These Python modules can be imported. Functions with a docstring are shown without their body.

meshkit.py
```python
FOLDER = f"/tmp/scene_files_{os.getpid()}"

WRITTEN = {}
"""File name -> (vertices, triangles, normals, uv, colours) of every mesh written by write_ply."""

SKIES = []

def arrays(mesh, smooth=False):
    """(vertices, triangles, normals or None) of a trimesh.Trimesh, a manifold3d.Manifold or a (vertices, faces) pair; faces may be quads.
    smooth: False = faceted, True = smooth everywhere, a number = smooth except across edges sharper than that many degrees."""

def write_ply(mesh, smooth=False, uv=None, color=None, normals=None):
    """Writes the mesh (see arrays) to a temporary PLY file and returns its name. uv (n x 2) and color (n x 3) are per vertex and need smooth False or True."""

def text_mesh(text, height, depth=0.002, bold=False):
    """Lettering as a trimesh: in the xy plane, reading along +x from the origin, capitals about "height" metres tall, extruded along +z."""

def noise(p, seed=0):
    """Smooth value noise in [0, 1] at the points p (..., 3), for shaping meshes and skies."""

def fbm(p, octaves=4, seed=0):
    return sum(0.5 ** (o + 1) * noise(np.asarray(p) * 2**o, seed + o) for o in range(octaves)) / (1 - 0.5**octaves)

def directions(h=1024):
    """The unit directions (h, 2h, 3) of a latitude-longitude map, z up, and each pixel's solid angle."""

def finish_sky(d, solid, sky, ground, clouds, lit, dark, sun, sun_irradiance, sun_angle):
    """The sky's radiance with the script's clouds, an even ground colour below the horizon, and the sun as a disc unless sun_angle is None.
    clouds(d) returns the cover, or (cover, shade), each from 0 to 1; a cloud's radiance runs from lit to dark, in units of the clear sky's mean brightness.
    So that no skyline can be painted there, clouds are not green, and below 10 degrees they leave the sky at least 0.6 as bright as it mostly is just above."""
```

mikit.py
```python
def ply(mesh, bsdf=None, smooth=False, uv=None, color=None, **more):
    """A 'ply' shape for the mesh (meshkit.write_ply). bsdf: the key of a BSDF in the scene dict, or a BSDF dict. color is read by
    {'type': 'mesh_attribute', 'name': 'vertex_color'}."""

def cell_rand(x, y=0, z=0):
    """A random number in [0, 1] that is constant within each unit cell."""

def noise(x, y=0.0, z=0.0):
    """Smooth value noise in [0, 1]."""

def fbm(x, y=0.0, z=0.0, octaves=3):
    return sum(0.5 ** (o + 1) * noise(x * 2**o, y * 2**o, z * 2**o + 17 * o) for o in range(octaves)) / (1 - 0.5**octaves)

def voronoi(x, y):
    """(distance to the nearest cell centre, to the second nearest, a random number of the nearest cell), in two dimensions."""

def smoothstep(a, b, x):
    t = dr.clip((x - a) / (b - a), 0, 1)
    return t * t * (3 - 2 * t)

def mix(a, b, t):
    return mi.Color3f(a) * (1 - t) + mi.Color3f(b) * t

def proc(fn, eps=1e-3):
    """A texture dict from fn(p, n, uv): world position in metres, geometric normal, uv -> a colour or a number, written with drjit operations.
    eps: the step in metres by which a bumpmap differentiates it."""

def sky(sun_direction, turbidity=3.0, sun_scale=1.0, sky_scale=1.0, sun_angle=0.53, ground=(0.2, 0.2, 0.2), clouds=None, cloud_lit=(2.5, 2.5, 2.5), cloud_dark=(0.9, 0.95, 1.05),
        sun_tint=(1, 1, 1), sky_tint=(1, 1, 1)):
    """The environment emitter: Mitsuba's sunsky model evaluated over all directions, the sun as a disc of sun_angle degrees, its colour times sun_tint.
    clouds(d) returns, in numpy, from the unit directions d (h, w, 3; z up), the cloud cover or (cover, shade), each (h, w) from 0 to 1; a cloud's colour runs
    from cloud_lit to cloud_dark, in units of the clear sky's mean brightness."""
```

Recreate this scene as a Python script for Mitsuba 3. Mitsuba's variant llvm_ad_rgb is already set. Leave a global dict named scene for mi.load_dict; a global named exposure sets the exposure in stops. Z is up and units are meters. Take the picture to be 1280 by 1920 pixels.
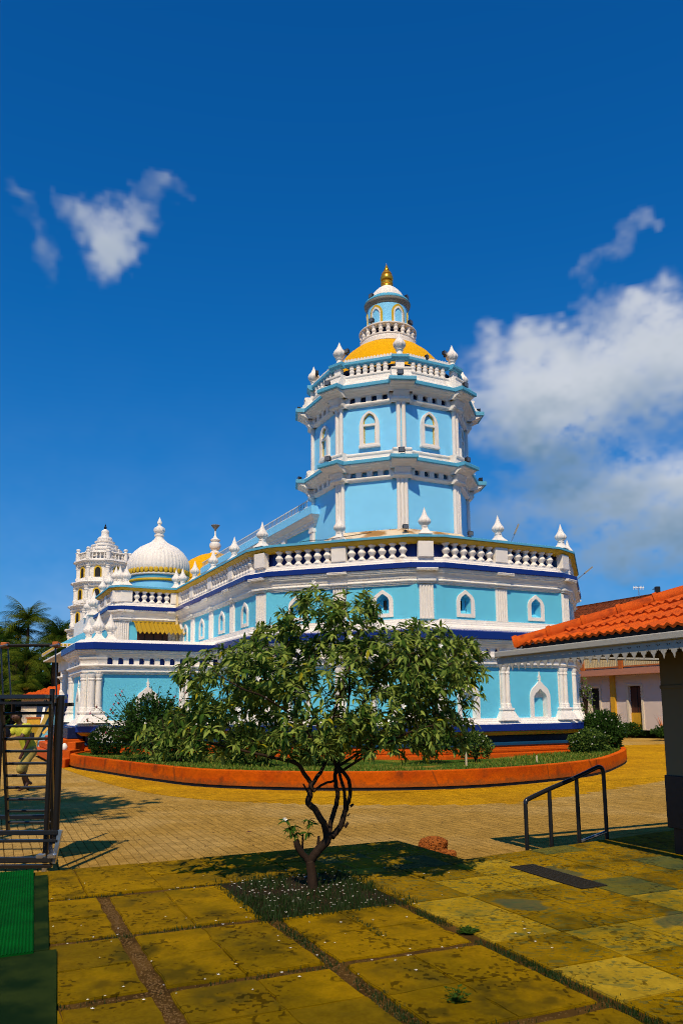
import math
import numpy as np
import trimesh
import manifold3d as m3
import drjit as dr
import mitsuba as mi
import mikit
import meshkit
from mikit import fbm, noise, voronoi, cell_rand, smoothstep, mix

T4 = mi.ScalarTransform4f
scene, labels = {}, {}
rng = np.random.default_rng(20240607)
PI = math.pi

# ------------------------------------------------------------------ camera, sky, exposure
EYE = np.array([0.0, 0.0, 1.85])
TILT, ROLL = 0.14175, -0.00896
_f = np.array([0, math.cos(TILT), math.sin(TILT)])
_u = np.array([0, -math.sin(TILT), math.cos(TILT)])
_r = np.array([1.0, 0, 0])
CAM_UP = -_r * math.sin(ROLL) + _u * math.cos(ROLL)
scene['camera'] = {
    'type': 'perspective', 'fov': math.degrees(2 * math.atan(640 / 1458.449)), 'fov_axis': 'x',
    'to_world': T4().look_at(origin=EYE.tolist(), target=(EYE + _f).tolist(), up=CAM_UP.tolist()),
    'principal_point_offset_x': 0.0, 'principal_point_offset_y': -(1119.267 - 960) / 1920,
    'near_clip': 0.1, 'far_clip': 2000.0}
exposure = 1.42

SUN_EL, SUN_AZ = 49.0, 7.0      # behind the camera, a little to its left
SUN = (-math.sin(math.radians(SUN_AZ)) * math.cos(math.radians(SUN_EL)),
       -math.cos(math.radians(SUN_AZ)) * math.cos(math.radians(SUN_EL)), math.sin(math.radians(SUN_EL)))

# clouds: (azimuth, elevation, half width, half height, weight, shade) in degrees
CLOUD_BANKS = [
    (-19.9, 32.9, 1.4, 1.4, .55, .2), (-18.4, 31.4, 1.8, 1.7, .70, .1), (-17.4, 29.8, 1.5, 1.7, .64, .1),
    (-15.7, 33.6, 1.6, 1.3, .56, .2), (-13.3, 35.4, 2.0, 1.0, .50, .2), (-16.8, 32.2, 1.4, 1.5, .56, .1),
    (-23.9, 33.2, 1.3, 1.1, .44, .4), (-22.6, 30.2, 1.4, 1.9, .50, .4),
    (13.6, 23.4, 3.8, 2.9, 1.15, .0), (15.0, 21.2, 4.6, 2.6, 1.25, .12), (18.3, 21.6, 3.8, 2.8, 1.25, .1), (16.8, 18.3, 4.8, 1.9, 1.0, .75),
    (22.5, 22.8, 4.0, 2.8, 1.25, .1), (24.4, 25.8, 3.0, 2.2, 1.4, .0), (26.0, 23.0, 3.5, 2.5, 1.1, .1),
    (24.0, 15.6, 3.8, 2.1, 1.6, .0), (22.5, 13.6, 4.5, 2.0, .9, .6),
    (13.5, 13.4, 6.5, 2.2, .72, .62), (20.0, 10.0, 8.5, 3.4, .75, .6), (15.5, 16.0, 5.0, 1.6, .7, .85), (24.0, 12.0, 6.0, 3.0, .7, .65),
    (20.2, 30.4, 1.5, .9, .50, .2), (22.0, 31.6, 1.5, .7, .56, .1), (18.7, 29.2, 1.2, 1.0, .48, .3), (26.5, 37.0, 1.6, 1.0, .3, .0),
    (19.5, 27.2, 1.6, 1.0, .38, .0), (16.2, 25.6, 3.6, 1.1, .5, .0), (22.2, 27.0, 1.4, 1.1, .45, .0), (-12, 7.0, 9.0, 1.2, .22, .3),
    # outside the picture the same broken cumulus goes on
    (45, 20, 9, 5, 1.1, .3), (70, 15, 12, 5, 1.0, .4), (100, 24, 9, 5, .8, .2), (-50, 18, 8, 4, .9, .3), (-80, 26, 9, 5, .9, .2),
    (-120, 17, 12, 5, 1.0, .3), (150, 20, 10, 5, .9, .3), (-165, 14, 9, 4, .9, .3), (125, 12, 12, 4, .9, .4)]


def cloud_cover(d):
    az = np.degrees(np.arctan2(d[..., 0], d[..., 1]))
    el = np.degrees(np.arcsin(np.clip(d[..., 2], -1, 1)))
    cover, shade, tot = np.zeros(az.shape), np.zeros(az.shape), np.full(az.shape, 1e-3)
    q = np.stack([az * .30, el * .42, np.zeros_like(az)], -1)
    n1 = meshkit.noise(q, 3) * .40 + meshkit.noise(q * 2.1 + 7, 5) * .26 + meshkit.noise(q * 4.3 + 3, 9) * .17 + meshkit.noise(q * 9.1 + 1, 11) * .11 + meshkit.noise(q * 18.7 + 1, 13) * .06
    wx = (meshkit.noise(q * .9 + 31, 2) - .5) * 2.0 + (meshkit.noise(q * 2.6 + 13, 4) - .5) * 1.3 + (meshkit.noise(q * 6.1 + 23, 14) - .5) * .8
    wy = (meshkit.noise(q * .9 + 57, 6) - .5) * 1.6 + (meshkit.noise(q * 2.6 + 71, 8) - .5) * 1.1 + (meshkit.noise(q * 6.1 + 91, 15) - .5) * .7
    for (a, e, ra, re, w, s) in CLOUD_BANKS:
        da = (az - a + 180) % 360 - 180
        k = w * np.exp(-(((da + wx) / ra) ** 2 + ((el - e + wy) / re) ** 2))
        cover += k
        low = np.clip(.18 - (el - e + wy * .6) / (re * 1.5), 0, 1) * .5
        shade += k * np.clip(s + low, 0, 1)
        tot += k
    c = np.maximum(cover * (-.10 + 2.15 * n1) - .13 - .25 * (1 - np.clip(cover, 0, 1)) * n1, 0)
    haze = .56 * np.exp(-(np.maximum(el, 0) / 10.0) ** 1.6) * (.8 + .4 * meshkit.noise(q * [.4, 1.2, 1], 17))
    shade = shade + .62 * haze
    tot = tot + haze
    return np.maximum(.92 * (1 - np.exp(-(c * 1.15) ** 1.45)), haze), np.clip(shade / tot + (n1 - .5) * .55, 0, 1)


scene['sky'] = mikit.sky(SUN, turbidity=2.0, sun_scale=1.0, sky_scale=.98, sun_tint=(1.0, .96, .89), sky_tint=(.045, .76, 1.40),
                         clouds=cloud_cover, cloud_lit=(3.7, 3.8, 3.95), cloud_dark=(.55, 1.15, 1.75), ground=(.22, .17, .09))

# ------------------------------------------------------------------ names
_used = set()


def numbered(key):
    k, i = key, 0
    while k in _used:
        i += 1
        k = '%s_%03d' % (key, i)
    _used.add(k)
    return k


def thing(name, label, cat, group=None):
    key = numbered(name)
    labels[key] = {'label': label, 'category': cat}
    if group:
        labels[key]['group'] = group
    return key


def struct(key, shape):
    key = numbered(key)
    scene[key] = shape
    labels[key] = {'kind': 'structure'}
    return key


def part(parent, name, shape, label=None, kind=None):
    key = numbered(parent + '__' + name)
    scene[key] = shape
    d = {}
    if label:
        d['label'] = label
    if kind:
        d['kind'] = kind
    if d:
        labels[key] = d
    return key


def solo(name, shape, label, cat, group=None, kind=None):
    key = thing(name, label, cat, group)
    scene[key] = shape
    if kind:
        labels[key]['kind'] = kind
    return key


def moved(shape, M):
    s = dict(shape)
    s['to_world'] = T4(np.asarray(M, float).tolist()) if not isinstance(M, T4) else M
    return s


def tf(loc=(0, 0, 0), rz=0.0, scale=1.0):
    c, s = math.cos(rz), math.sin(rz)
    sc = np.broadcast_to(np.asarray(scale, float), 3)
    M = np.eye(4)
    M[:3, :3] = np.array([[c, -s, 0], [s, c, 0], [0, 0, 1]]) * sc
    M[:3, 3] = loc
    return M
# ------------------------------------------------------------------ meshes


class MB:
    """Collects vertices and faces of one mesh."""

    def __init__(s):
        s.v, s.f, s.n = [], [], 0

    def add(s, v, f):
        v = np.asarray(v, float).reshape(-1, 3)
        f = np.asarray(f, int)
        if f.shape[1] == 4:
            f = np.vstack([f[:, [0, 1, 2]], f[:, [0, 2, 3]]])
        s.v.append(v)
        s.f.append(f + s.n)
        s.n += len(v)
        return s

    def mesh(s, m, M=None):
        v = np.asarray(m.vertices if hasattr(m, 'vertices') else m[0], float)
        f = m.faces if hasattr(m, 'faces') else m[1]
        if M is not None:
            v = v @ np.asarray(M)[:3, :3].T + np.asarray(M)[:3, 3]
        return s.add(v, f)

    def get(s):
        return np.vstack(s.v), np.vstack(s.f)


BOXF = np.array([[0, 3, 2, 1], [4, 5, 6, 7], [0, 1, 5, 4], [1, 2, 6, 5], [2, 3, 7, 6], [3, 0, 4, 7]])


def box(x0, x1, y0, y1, z0, z1, ch=0.0):
    if ch <= 0:
        v = [[x0, y0, z0], [x1, y0, z0], [x1, y1, z0], [x0, y1, z0], [x0, y0, z1], [x1, y0, z1], [x1, y1, z1], [x0, y1, z1]]
        return np.array(v, float), BOXF
    pts = []
    for x, sx in ((x0, 1), (x1, -1)):
        for y, sy in ((y0, 1), (y1, -1)):
            for z, sz in ((z0, 1), (z1, -1)):
                pts += [[x, y + sy * ch, z + sz * ch], [x + sx * ch, y, z + sz * ch], [x + sx * ch, y + sy * ch, z]]
    h = m3.Manifold.hull_points(np.array(pts)).to_mesh()
    return h.vert_properties[:, :3].astype(float), h.tri_verts.astype(int)


def beam(p, q, w, h=None, up=(0, 0, 1)):
    """A bar of section w x h from p to q."""
    h = h or w
    p, q = np.asarray(p, float), np.asarray(q, float)
    d = (q - p) / np.linalg.norm(q - p)
    u = np.asarray(up, float)
    if abs(d @ u) > .95:
        u = np.array([0, 1.0, 0])
    s = np.cross(d, u)
    s /= np.linalg.norm(s)
    u = np.cross(s, d)
    v = [b + s * a * w / 2 + u * c * h / 2 for b in (p, q) for a, c in ((-1, -1), (1, -1), (1, 1), (-1, 1))]
    return np.array(v), np.array([[0, 1, 2, 3], [7, 6, 5, 4], [0, 4, 5, 1], [1, 5, 6, 2], [2, 6, 7, 3], [3, 7, 4, 0]])


def tube(pts, rad, n=8, cap=True):
    pts = np.asarray(pts, float)
    rad = np.broadcast_to(np.asarray(rad, float), len(pts))
    tan = np.gradient(pts, axis=0)
    tan /= np.maximum(np.linalg.norm(tan, axis=1, keepdims=True), 1e-9)
    u = np.cross(tan[0], [0.31, 0.2, 0.93])
    if np.linalg.norm(u) < .1:
        u = np.cross(tan[0], [1, 0, 0])
    V = []
    for p, t, r in zip(pts, tan, rad):
        u = u - t * (u @ t)
        u /= np.linalg.norm(u)
        w = np.cross(t, u)
        a = np.arange(n) * 2 * PI / n
        V.append(p + r * (np.cos(a)[:, None] * u + np.sin(a)[:, None] * w))
    F = []
    for i in range(len(pts) - 1):
        for k in range(n):
            a, b = i * n + k, i * n + (k + 1) % n
            F.append([a, b, b + n, a + n])
    V = np.vstack(V)
    F = np.array(F)
    F = np.vstack([F[:, [0, 1, 2]], F[:, [0, 2, 3]]])
    if cap:
        m = len(pts)
        V = np.vstack([V, pts[:1], pts[-1:]])
        k = np.arange(n)
        F = np.vstack([F, np.stack([(k + 1) % n, k, k * 0 + len(V) - 2], 1), np.stack([(m - 1) * n + k, (m - 1) * n + (k + 1) % n, k * 0 + len(V) - 1], 1)])
    return V, F


def lathe(prof, n=24, lobes=0, amp=0.0, lobe_fn=None):
    """prof: (r, z) from bottom to top. lobes: ribs round the axis, of depth amp (a share of r) where lobe_fn(z) says so."""
    prof = np.asarray(prof, float)
    a = np.arange(n) * 2 * PI / n
    V = []
    for r, z in prof:
        k = amp * (lobe_fn(z) if lobe_fn else 1.0) if lobes else 0
        rr = r * (1 - k + k * np.abs(np.cos(a * lobes / 2)) ** .7) if lobes else r + 0 * a
        V.append(np.stack([rr * np.cos(a), rr * np.sin(a), z + 0 * a], 1))
    F = []
    for i in range(len(prof) - 1):
        k = np.arange(n)
        b = (k + 1) % n
        F.append(np.stack([i * n + k, i * n + b, (i + 1) * n + b, (i + 1) * n + k], 1))
    V, F = np.vstack(V), np.vstack(F)
    F = np.vstack([F[:, [0, 1, 2]], F[:, [0, 2, 3]]])
    V = np.vstack([V, [[0, 0, prof[0, 1]], [0, 0, prof[-1, 1]]]])
    k = np.arange(n)
    m = len(prof) - 1
    F = np.vstack([F, np.stack([(k + 1) % n, k, k * 0 + len(V) - 2], 1), np.stack([m * n + k, m * n + (k + 1) % n, k * 0 + len(V) - 1], 1)])
    return V, F


def smooth_path(pts, n=6):
    """Catmull-Rom through the points."""
    p = np.asarray(pts, float)
    p = np.vstack([2 * p[0] - p[1], p, 2 * p[-1] - p[-2]])
    out = []
    for i in range(1, len(p) - 2):
        for t in np.arange(n) / n:
            a, b, c, d = p[i - 1:i + 3]
            out.append(.5 * (2 * b + (c - a) * t + (2 * a - 5 * b + 4 * c - d) * t * t + (3 * b - a - 3 * c + d) * t ** 3))
    out.append(p[-2])
    return np.array(out)


def prism(poly, z0, z1):
    """A 2D polygon (or list with holes) extruded along z."""
    cs = m3.CrossSection([np.asarray(q, float) for q in (poly if isinstance(poly, list) else [poly])], m3.FillRule.EvenOdd)
    m = m3.Manifold.extrude(cs, z1 - z0).to_mesh()
    v = m.vert_properties[:, :3].astype(float)
    v[:, 2] += z0
    return v, m.tri_verts.astype(int)


def holed(outer, holes, depth):
    """A plate with holes: outline in (s, z), its front at y = 0, its back at y = +depth; returns s, y, z."""
    cs = m3.CrossSection([np.asarray(outer, float)], m3.FillRule.NonZero) if not isinstance(outer, m3.CrossSection) else outer
    for h in holes:
        cs = cs - m3.CrossSection([np.asarray(h, float)], m3.FillRule.NonZero)
    m = m3.Manifold.extrude(cs, depth).to_mesh()
    v = m.vert_properties[:, :3].astype(float)
    return np.stack([v[:, 0], v[:, 2], v[:, 1]], 1), m.tri_verts.astype(int)[:, ::-1]


def rect(x0, x1, y0, y1):
    return np.array([[x0, y0], [x1, y0], [x1, y1], [x0, y1]])


def on_wall(mesh, p0, p1, off=0.0):
    """Puts a mesh given in (along the wall, into the wall, up) on the wall line p0 -> p1, seen from its right-hand (outer) side."""
    v, f = mesh
    d = (np.asarray(p1) - p0) / np.linalg.norm(np.asarray(p1) - p0)
    nrm = np.array([d[1], -d[0]])
    xy = np.asarray(p0) + v[:, :1] * d + (off - v[:, 1:2]) * nrm
    return np.hstack([xy, v[:, 2:3]]), f


def wall_tf(p0, p1, s, off=0.0, z=0.0):
    """Transform that puts the mesh origin at s along the wall, x along it, -y outwards."""
    d = (np.asarray(p1) - p0) / np.linalg.norm(np.asarray(p1) - p0)
    nrm = np.array([d[1], -d[0]])
    c = np.asarray(p0) + d * s + nrm * off
    M = np.eye(4)
    M[:2, 0] = d
    M[:2, 1] = -nrm
    M[:3, 3] = (c[0], c[1], z)
    return M


def ring(path, off, hw=None, pf=None, closed=False):
    """The plan path moved outwards by off. hw: {vertex: half width} of the flat corner faces, pf: how far these stand out (None: flush)."""
    P = np.asarray(path, float)
    n = len(P)
    out = []
    for i in range(n):
        if not closed and i in (0, n - 1):
            j = 0 if i == 0 else n - 2
            d = (P[j + 1] - P[j]) / np.linalg.norm(P[j + 1] - P[j])
            out.append(P[i] + off * np.array([d[1], -d[0]]))
            continue
        e1 = P[i] - P[i - 1]
        e2 = P[(i + 1) % n] - P[i]
        e1, e2 = e1 / np.linalg.norm(e1), e2 / np.linalg.norm(e2)
        n1, n2 = np.array([e1[1], -e1[0]]), np.array([e2[1], -e2[0]])
        V = P[i] + off * (n1 + n2) / (1 + n1 @ n2)
        w = (hw or {}).get(i)
        if not w:
            out.append(V)
            continue
        r = (n1 + n2) / np.linalg.norm(n1 + n2)
        t = np.array([-r[1], r[0]])
        if t @ (e1 + e2) < 0:
            t = -t
        ch = math.sqrt((1 + n1 @ n2) / 2)
        th = math.sqrt(max(1 - ch * ch, 0)) / ch
        if pf is None:
            out += [V - e1 * w / ch, V + e2 * w / ch]
        else:
            b = V + r * (pf - w * th)
            out += [V - e1 * w / ch, b - t * w, b + t * w, V + e2 * w / ch]
    return np.array(out)


def loft(rings, closed=False):
    """Flat-faced band between the successive (points, z) rings, given from top to bottom or the other way."""
    mb = MB()
    for (a, za), (b, zb) in zip(rings[:-1], rings[1:]):
        n = len(a)
        for i in range(n if closed else n - 1):
            j = (i + 1) % n
            if np.linalg.norm(a[i] - a[j]) < 1e-6 and np.linalg.norm(b[i] - b[j]) < 1e-6:
                continue
            mb.add([[*a[i], za], [*a[j], za], [*b[j], zb], [*b[i], zb]], [[0, 1, 2, 3]])
    return mb.get()


def band(path, prof, hw=None, pf=None, closed=False):
    """prof: (offset, z) pairs swept along the path."""
    return loft([(ring(path, o, hw, pf, closed), z) for o, z in prof], closed)


def cap(pts, z):
    """A flat polygon at height z."""
    m = m3.Manifold.extrude(m3.CrossSection([np.asarray(pts, float)], m3.FillRule.NonZero), 1.0).to_mesh()
    v, f = m.vert_properties[:, :3].astype(float), m.tri_verts.astype(int)
    top = [t for t in f if (v[t, 2] > .99).all()]
    v[:, 2] = z
    return v, np.array(top)


def G(a, b, z=0.0):
    """The temple court is laid out on axes turned 24 degrees: a runs to the right and away, b away and to the left."""
    return np.array([a * .91355 - b * .40674, a * .40674 + b * .91355, z])


def gmat(a, b, z, rot=0.0, scale=1.0):
    return tf(G(a, b, z), math.radians(24.0) + rot, scale)
# ------------------------------------------------------------------ materials


def paint(key, rgb, rough=.55, var=.10, grime=(.22, .19, .13), streak=.18, spec=.2, scale=1.0, metallic=0.0, bump=0.0):
    """Weathered paint: faint cloudiness, rain streaks running down, specks."""
    def fn(p, n, uv):
        v = fbm(p.x * 1.7 * scale, p.y * 1.7 * scale, p.z * 1.7 * scale)
        s = smoothstep(.58, .9, noise((p.x + p.y) * 3.2 * scale, (p.x - p.y) * 3.2 * scale, p.z * .6)) * smoothstep(.42, .75, v)
        return mix(mi.Color3f(rgb) * (1 - var + 2 * var * v), grime, dr.clip(streak * s, 0, 1))
    b = {'type': 'principled', 'base_color': mikit.proc(fn), 'roughness': rough, 'specular': spec, 'metallic': metallic}
    scene[key] = {'type': 'twosided', 'bsdf': b}


def plain(key, rgb, rough=.5, spec=.4, metallic=0.0, **k):
    scene[key] = {'type': 'twosided', 'bsdf': {'type': 'principled', 'base_color': {'type': 'rgb', 'value': list(rgb)}, 'roughness': rough, 'specular': spec, 'metallic': metallic, **k}}


paint('white_paint', (.79, .765, .715), .5, .06, (.42, .32, .18), .34)
paint('cyan_paint', (.13, .56, .77), .55, .06, (.12, .40, .48), .2)
paint('sky_paint', (.22, .64, .97), .55, .05, (.16, .46, .64), .2)
paint('orange_paint', (.48, .080, .003), .6, .2, (.12, .035, .01), .5, .15)
plain('ledge_blue', (.085, .37, .56), .5)
plain('navy_paint', (.004, .022, .19), .35)
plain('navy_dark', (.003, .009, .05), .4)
plain('teal_trim', (.006, .05, .12), .35)
plain('yellow_trim', (.56, .37, .010), .5)
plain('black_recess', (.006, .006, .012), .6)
plain('gold_metal', (.80, .42, .035), .28, .5, .75)
paint('gold_dome', (.75, .385, .003), .5, .06, (.5, .22, .01), .12, .05)
plain('cream_pipe', (.62, .52, .30), .45)
plain('grey_wall', (.25, .25, .22), .6)
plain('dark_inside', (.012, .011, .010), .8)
plain('black_metal', (.012, .012, .013), .4)
plain('lamp_glass', (.10, .11, .12), .1, .8)
plain('steel_dark', (.055, .062, .072), .25, .5, .8)
plain('steel_bright', (.55, .56, .57), .22, .5, .9)
plain('rust_steel', (.014, .012, .010), .32, .5, .2)
plain('cream_wall', (.68, .60, .46), .7)
plain('eave_paint', (.40, .395, .34), .6)
plain('pink_wall', (.66, .57, .52), .7)
plain('brown_wood', (.07, .022, .012), .5)
plain('orange_wood', (.45, .12, .02), .55)
plain('slab_edge', (.45, .2, .13), .7)
plain('yellow_paint', (.62, .34, .02), .5)
plain('blue_plank', (.05, .27, .42), .5)
plain('yellow_sheet', (.36, .235, .010), .5)
plain('skin', (.085, .038, .02), .5)
plain('hair', (.008, .007, .006), .5)
plain('shirt', (.48, .48, .03), .8)
plain('shorts', (.36, .27, .06), .8)
plain('dark_cloth', (.016, .014, .016), .8)
plain('flower_white', (.85, .85, .80), .6)
plain('flower_pink', (.55, .12, .20), .6)
plain('stake_wood', (.6, .5, .32), .7)


def _bark(p, n, uv):
    v = fbm(p.x * 22, p.y * 22, p.z * 7)
    w = smoothstep(.5, .75, fbm(p.x * 5 + 3, p.y * 5, p.z * 4))
    return mix(mix((.008, .005, .003), (.036, .019, .009), v), (.10, .045, .016), w * .45)


scene['bark'] = {'type': 'twosided', 'bsdf': {'type': 'principled', 'base_color': mikit.proc(_bark), 'roughness': .8, 'specular': .25}}
for key, c, t in (('leaf_dark', (.045, .105, .016), .45), ('leaf_mid', (.15, .235, .045), .55), ('leaf_light', (.33, .43, .09), .65), ('leaf_yellow', (.36, .34, .02), .55),
                  ('bush_leaf', (.026, .062, .014), .4), ('palm_leaf', (.032, .075, .010), .5), ('palm_light', (.14, .19, .018), .55)):
    scene[key] = {'type': 'principledthin', 'base_color': {'type': 'rgb', 'value': list(c)}, 'roughness': .36, 'spec_trans': 0.0, 'diff_trans': 2 * t * .6, 'eta': 1.45}
plain('grass_blade', (.026, .060, .006), .6, .2)
plain('grass_dry', (.24, .21, .03), .7, .2)
plain('lawn_blade', (.075, .14, .010), .6, .2)
plain('soil_dark', (.018, .013, .006), .9, .1)
plain('grass_dark', (.013, .032, .004), .6, .2)
plain('straw', (.15, .085, .024), .8)


def _slab(base, alt, stain):
    """Yellow stone: cloudy tone, fine dark grain, mould in patches, green scuffs and damp rounds at the right."""
    def fn(p, n, uv):
        a = p.x * .91355 + p.y * .40674
        b = p.y * .91355 - p.x * .40674
        v = fbm(p.x * 1.9, p.y * 1.9, 3.0, 4)
        w = fbm(p.x * 11, p.y * 11, 1.0, 3)
        g = fbm(p.x * 60, p.y * 60, 2.0, 2)
        c = mix(base, alt, smoothstep(.35, .68, v)) * (.62 + .44 * w + .34 * g)
        mould = smoothstep(.46, .74, fbm(p.x * 3.1 + 9, p.y * 3.1, 5.0, 4)) * smoothstep(.22, .66, w)
        c = mix(c, stain, mould * .72)
        pit = smoothstep(.66, .76, noise(p.x * 42, p.y * 42, 6.0)) * smoothstep(.45, .6, fbm(p.x * 5, p.y * 5, 8.0, 2))
        c = c * (1 - .6 * pit)
        for (ca, cb, ra, rb) in ((3.85, 5.22, .20, .26), (4.93, 6.05, .12, .27), (4.62, 4.35, .26, .22), (5.7, 4.6, .2, .3)):
            q = dr.sqrt(dr.square((a - ca) / ra) + dr.square((b - cb) / rb)) + (noise(p.x * 9, p.y * 9, 4.0) - .5) * .6
            c = mix(c, (.045, .065, .035), smoothstep(1.05, .75, q) * .75)
        chip = smoothstep(.70, .76, noise(a * 34 + 4 * noise(p.x * 9, p.y * 9), b * 52 + a * 20, 3.0)) * smoothstep(2.9, 3.3, a)
        return mix(c, (.035, .075, .03), chip * .55)
    return fn


def _ground_bump(p, n, uv):
    return fbm(p.x * 14, p.y * 14, p.z * 14, 4) * .006


def ground_bsdf(key, fn, rough=.75, bump=.006):
    b = {'type': 'principled', 'base_color': mikit.proc(fn), 'roughness': rough, 'specular': .02}
    if bump:
        b = {'type': 'bumpmap', 'arbitrary': mikit.proc(_ground_bump, eps=2e-3), 'scale': 1.0, 'bsdf': b}
    scene[key] = {'type': 'twosided', 'bsdf': b}


ground_bsdf('slab_ochre', _slab((.222, .134, .001), (.150, .097, .001), (.030, .026, .003)))
ground_bsdf('slab_olive', _slab((.185, .112, .001), (.13, .086, .002), (.030, .030, .005)))
ground_bsdf('slab_pale', _slab((.33, .225, .015), (.25, .165, .005), (.08, .085, .015)))
ground_bsdf('slab_green', _slab((.105, .095, .014), (.075, .085, .024), (.035, .05, .025)))


def _paver(base, alt):
    def fn(p, n, uv):
        a = p.x * .91355 + p.y * .40674
        b = p.y * .91355 - p.x * .40674
        t = cell_rand(dr.floor(a / .115), dr.floor(b / .23), 2.0)
        v = fbm(p.x * .9, p.y * .9, 7.0)
        w = fbm(p.x * 17, p.y * 17, 1.0)
        c = mix(base, alt, smoothstep(.3, .7, v)) * (.84 + .24 * t) * (.88 + .24 * w)
        ja, jb = a / .115 - dr.floor(a / .115), b / .23 - dr.floor(b / .23)
        j = dr.maximum(smoothstep(.05, .0, dr.minimum(ja, 1 - ja)), smoothstep(.03, .0, dr.minimum(jb, 1 - jb)))
        far = dr.select(b > 15.4, 1.0, 0.0)
        return mix(c, (.10, .055, .015), j * far * .5)
    return fn


ground_bsdf('paver_tan', _paver((.305, .203, .062), (.27, .168, .038)), .8, 0)
ground_bsdf('paver_yellow', _paver((.36, .195, .005), (.30, .158, .005)), .8, 0)


def _soil(p, n, uv):
    v = fbm(p.x * 9, p.y * 9, 2.0, 4)
    return mix((.022, .013, .004), (.105, .058, .014), v)


ground_bsdf('soil', _soil, .9, .01)


def _lawn(p, n, uv):
    v = fbm(p.x * 1.3, p.y * 1.3, 2.0, 3)
    w = fbm(p.x * 14, p.y * 14, 2.0, 2)
    return mix(mix((.025, .055, .008), (.11, .115, .015), smoothstep(.4, .75, v)), (.16, .095, .02), smoothstep(.62, .8, v)) * (.6 + .8 * w)


ground_bsdf('lawn', _lawn, .9, .01)


def _tile(base, alt, dark):
    def fn(p, n, uv):
        v = smoothstep(.3, .7, fbm(p.x * 4.6, p.y * 4.6, p.z * 4.6))
        w = fbm(p.x * 11, p.y * 11, p.z * 11, 4)
        return mix(mix(base, alt, v), dark, smoothstep(.55, .8, w) * .8)
    return fn


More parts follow.
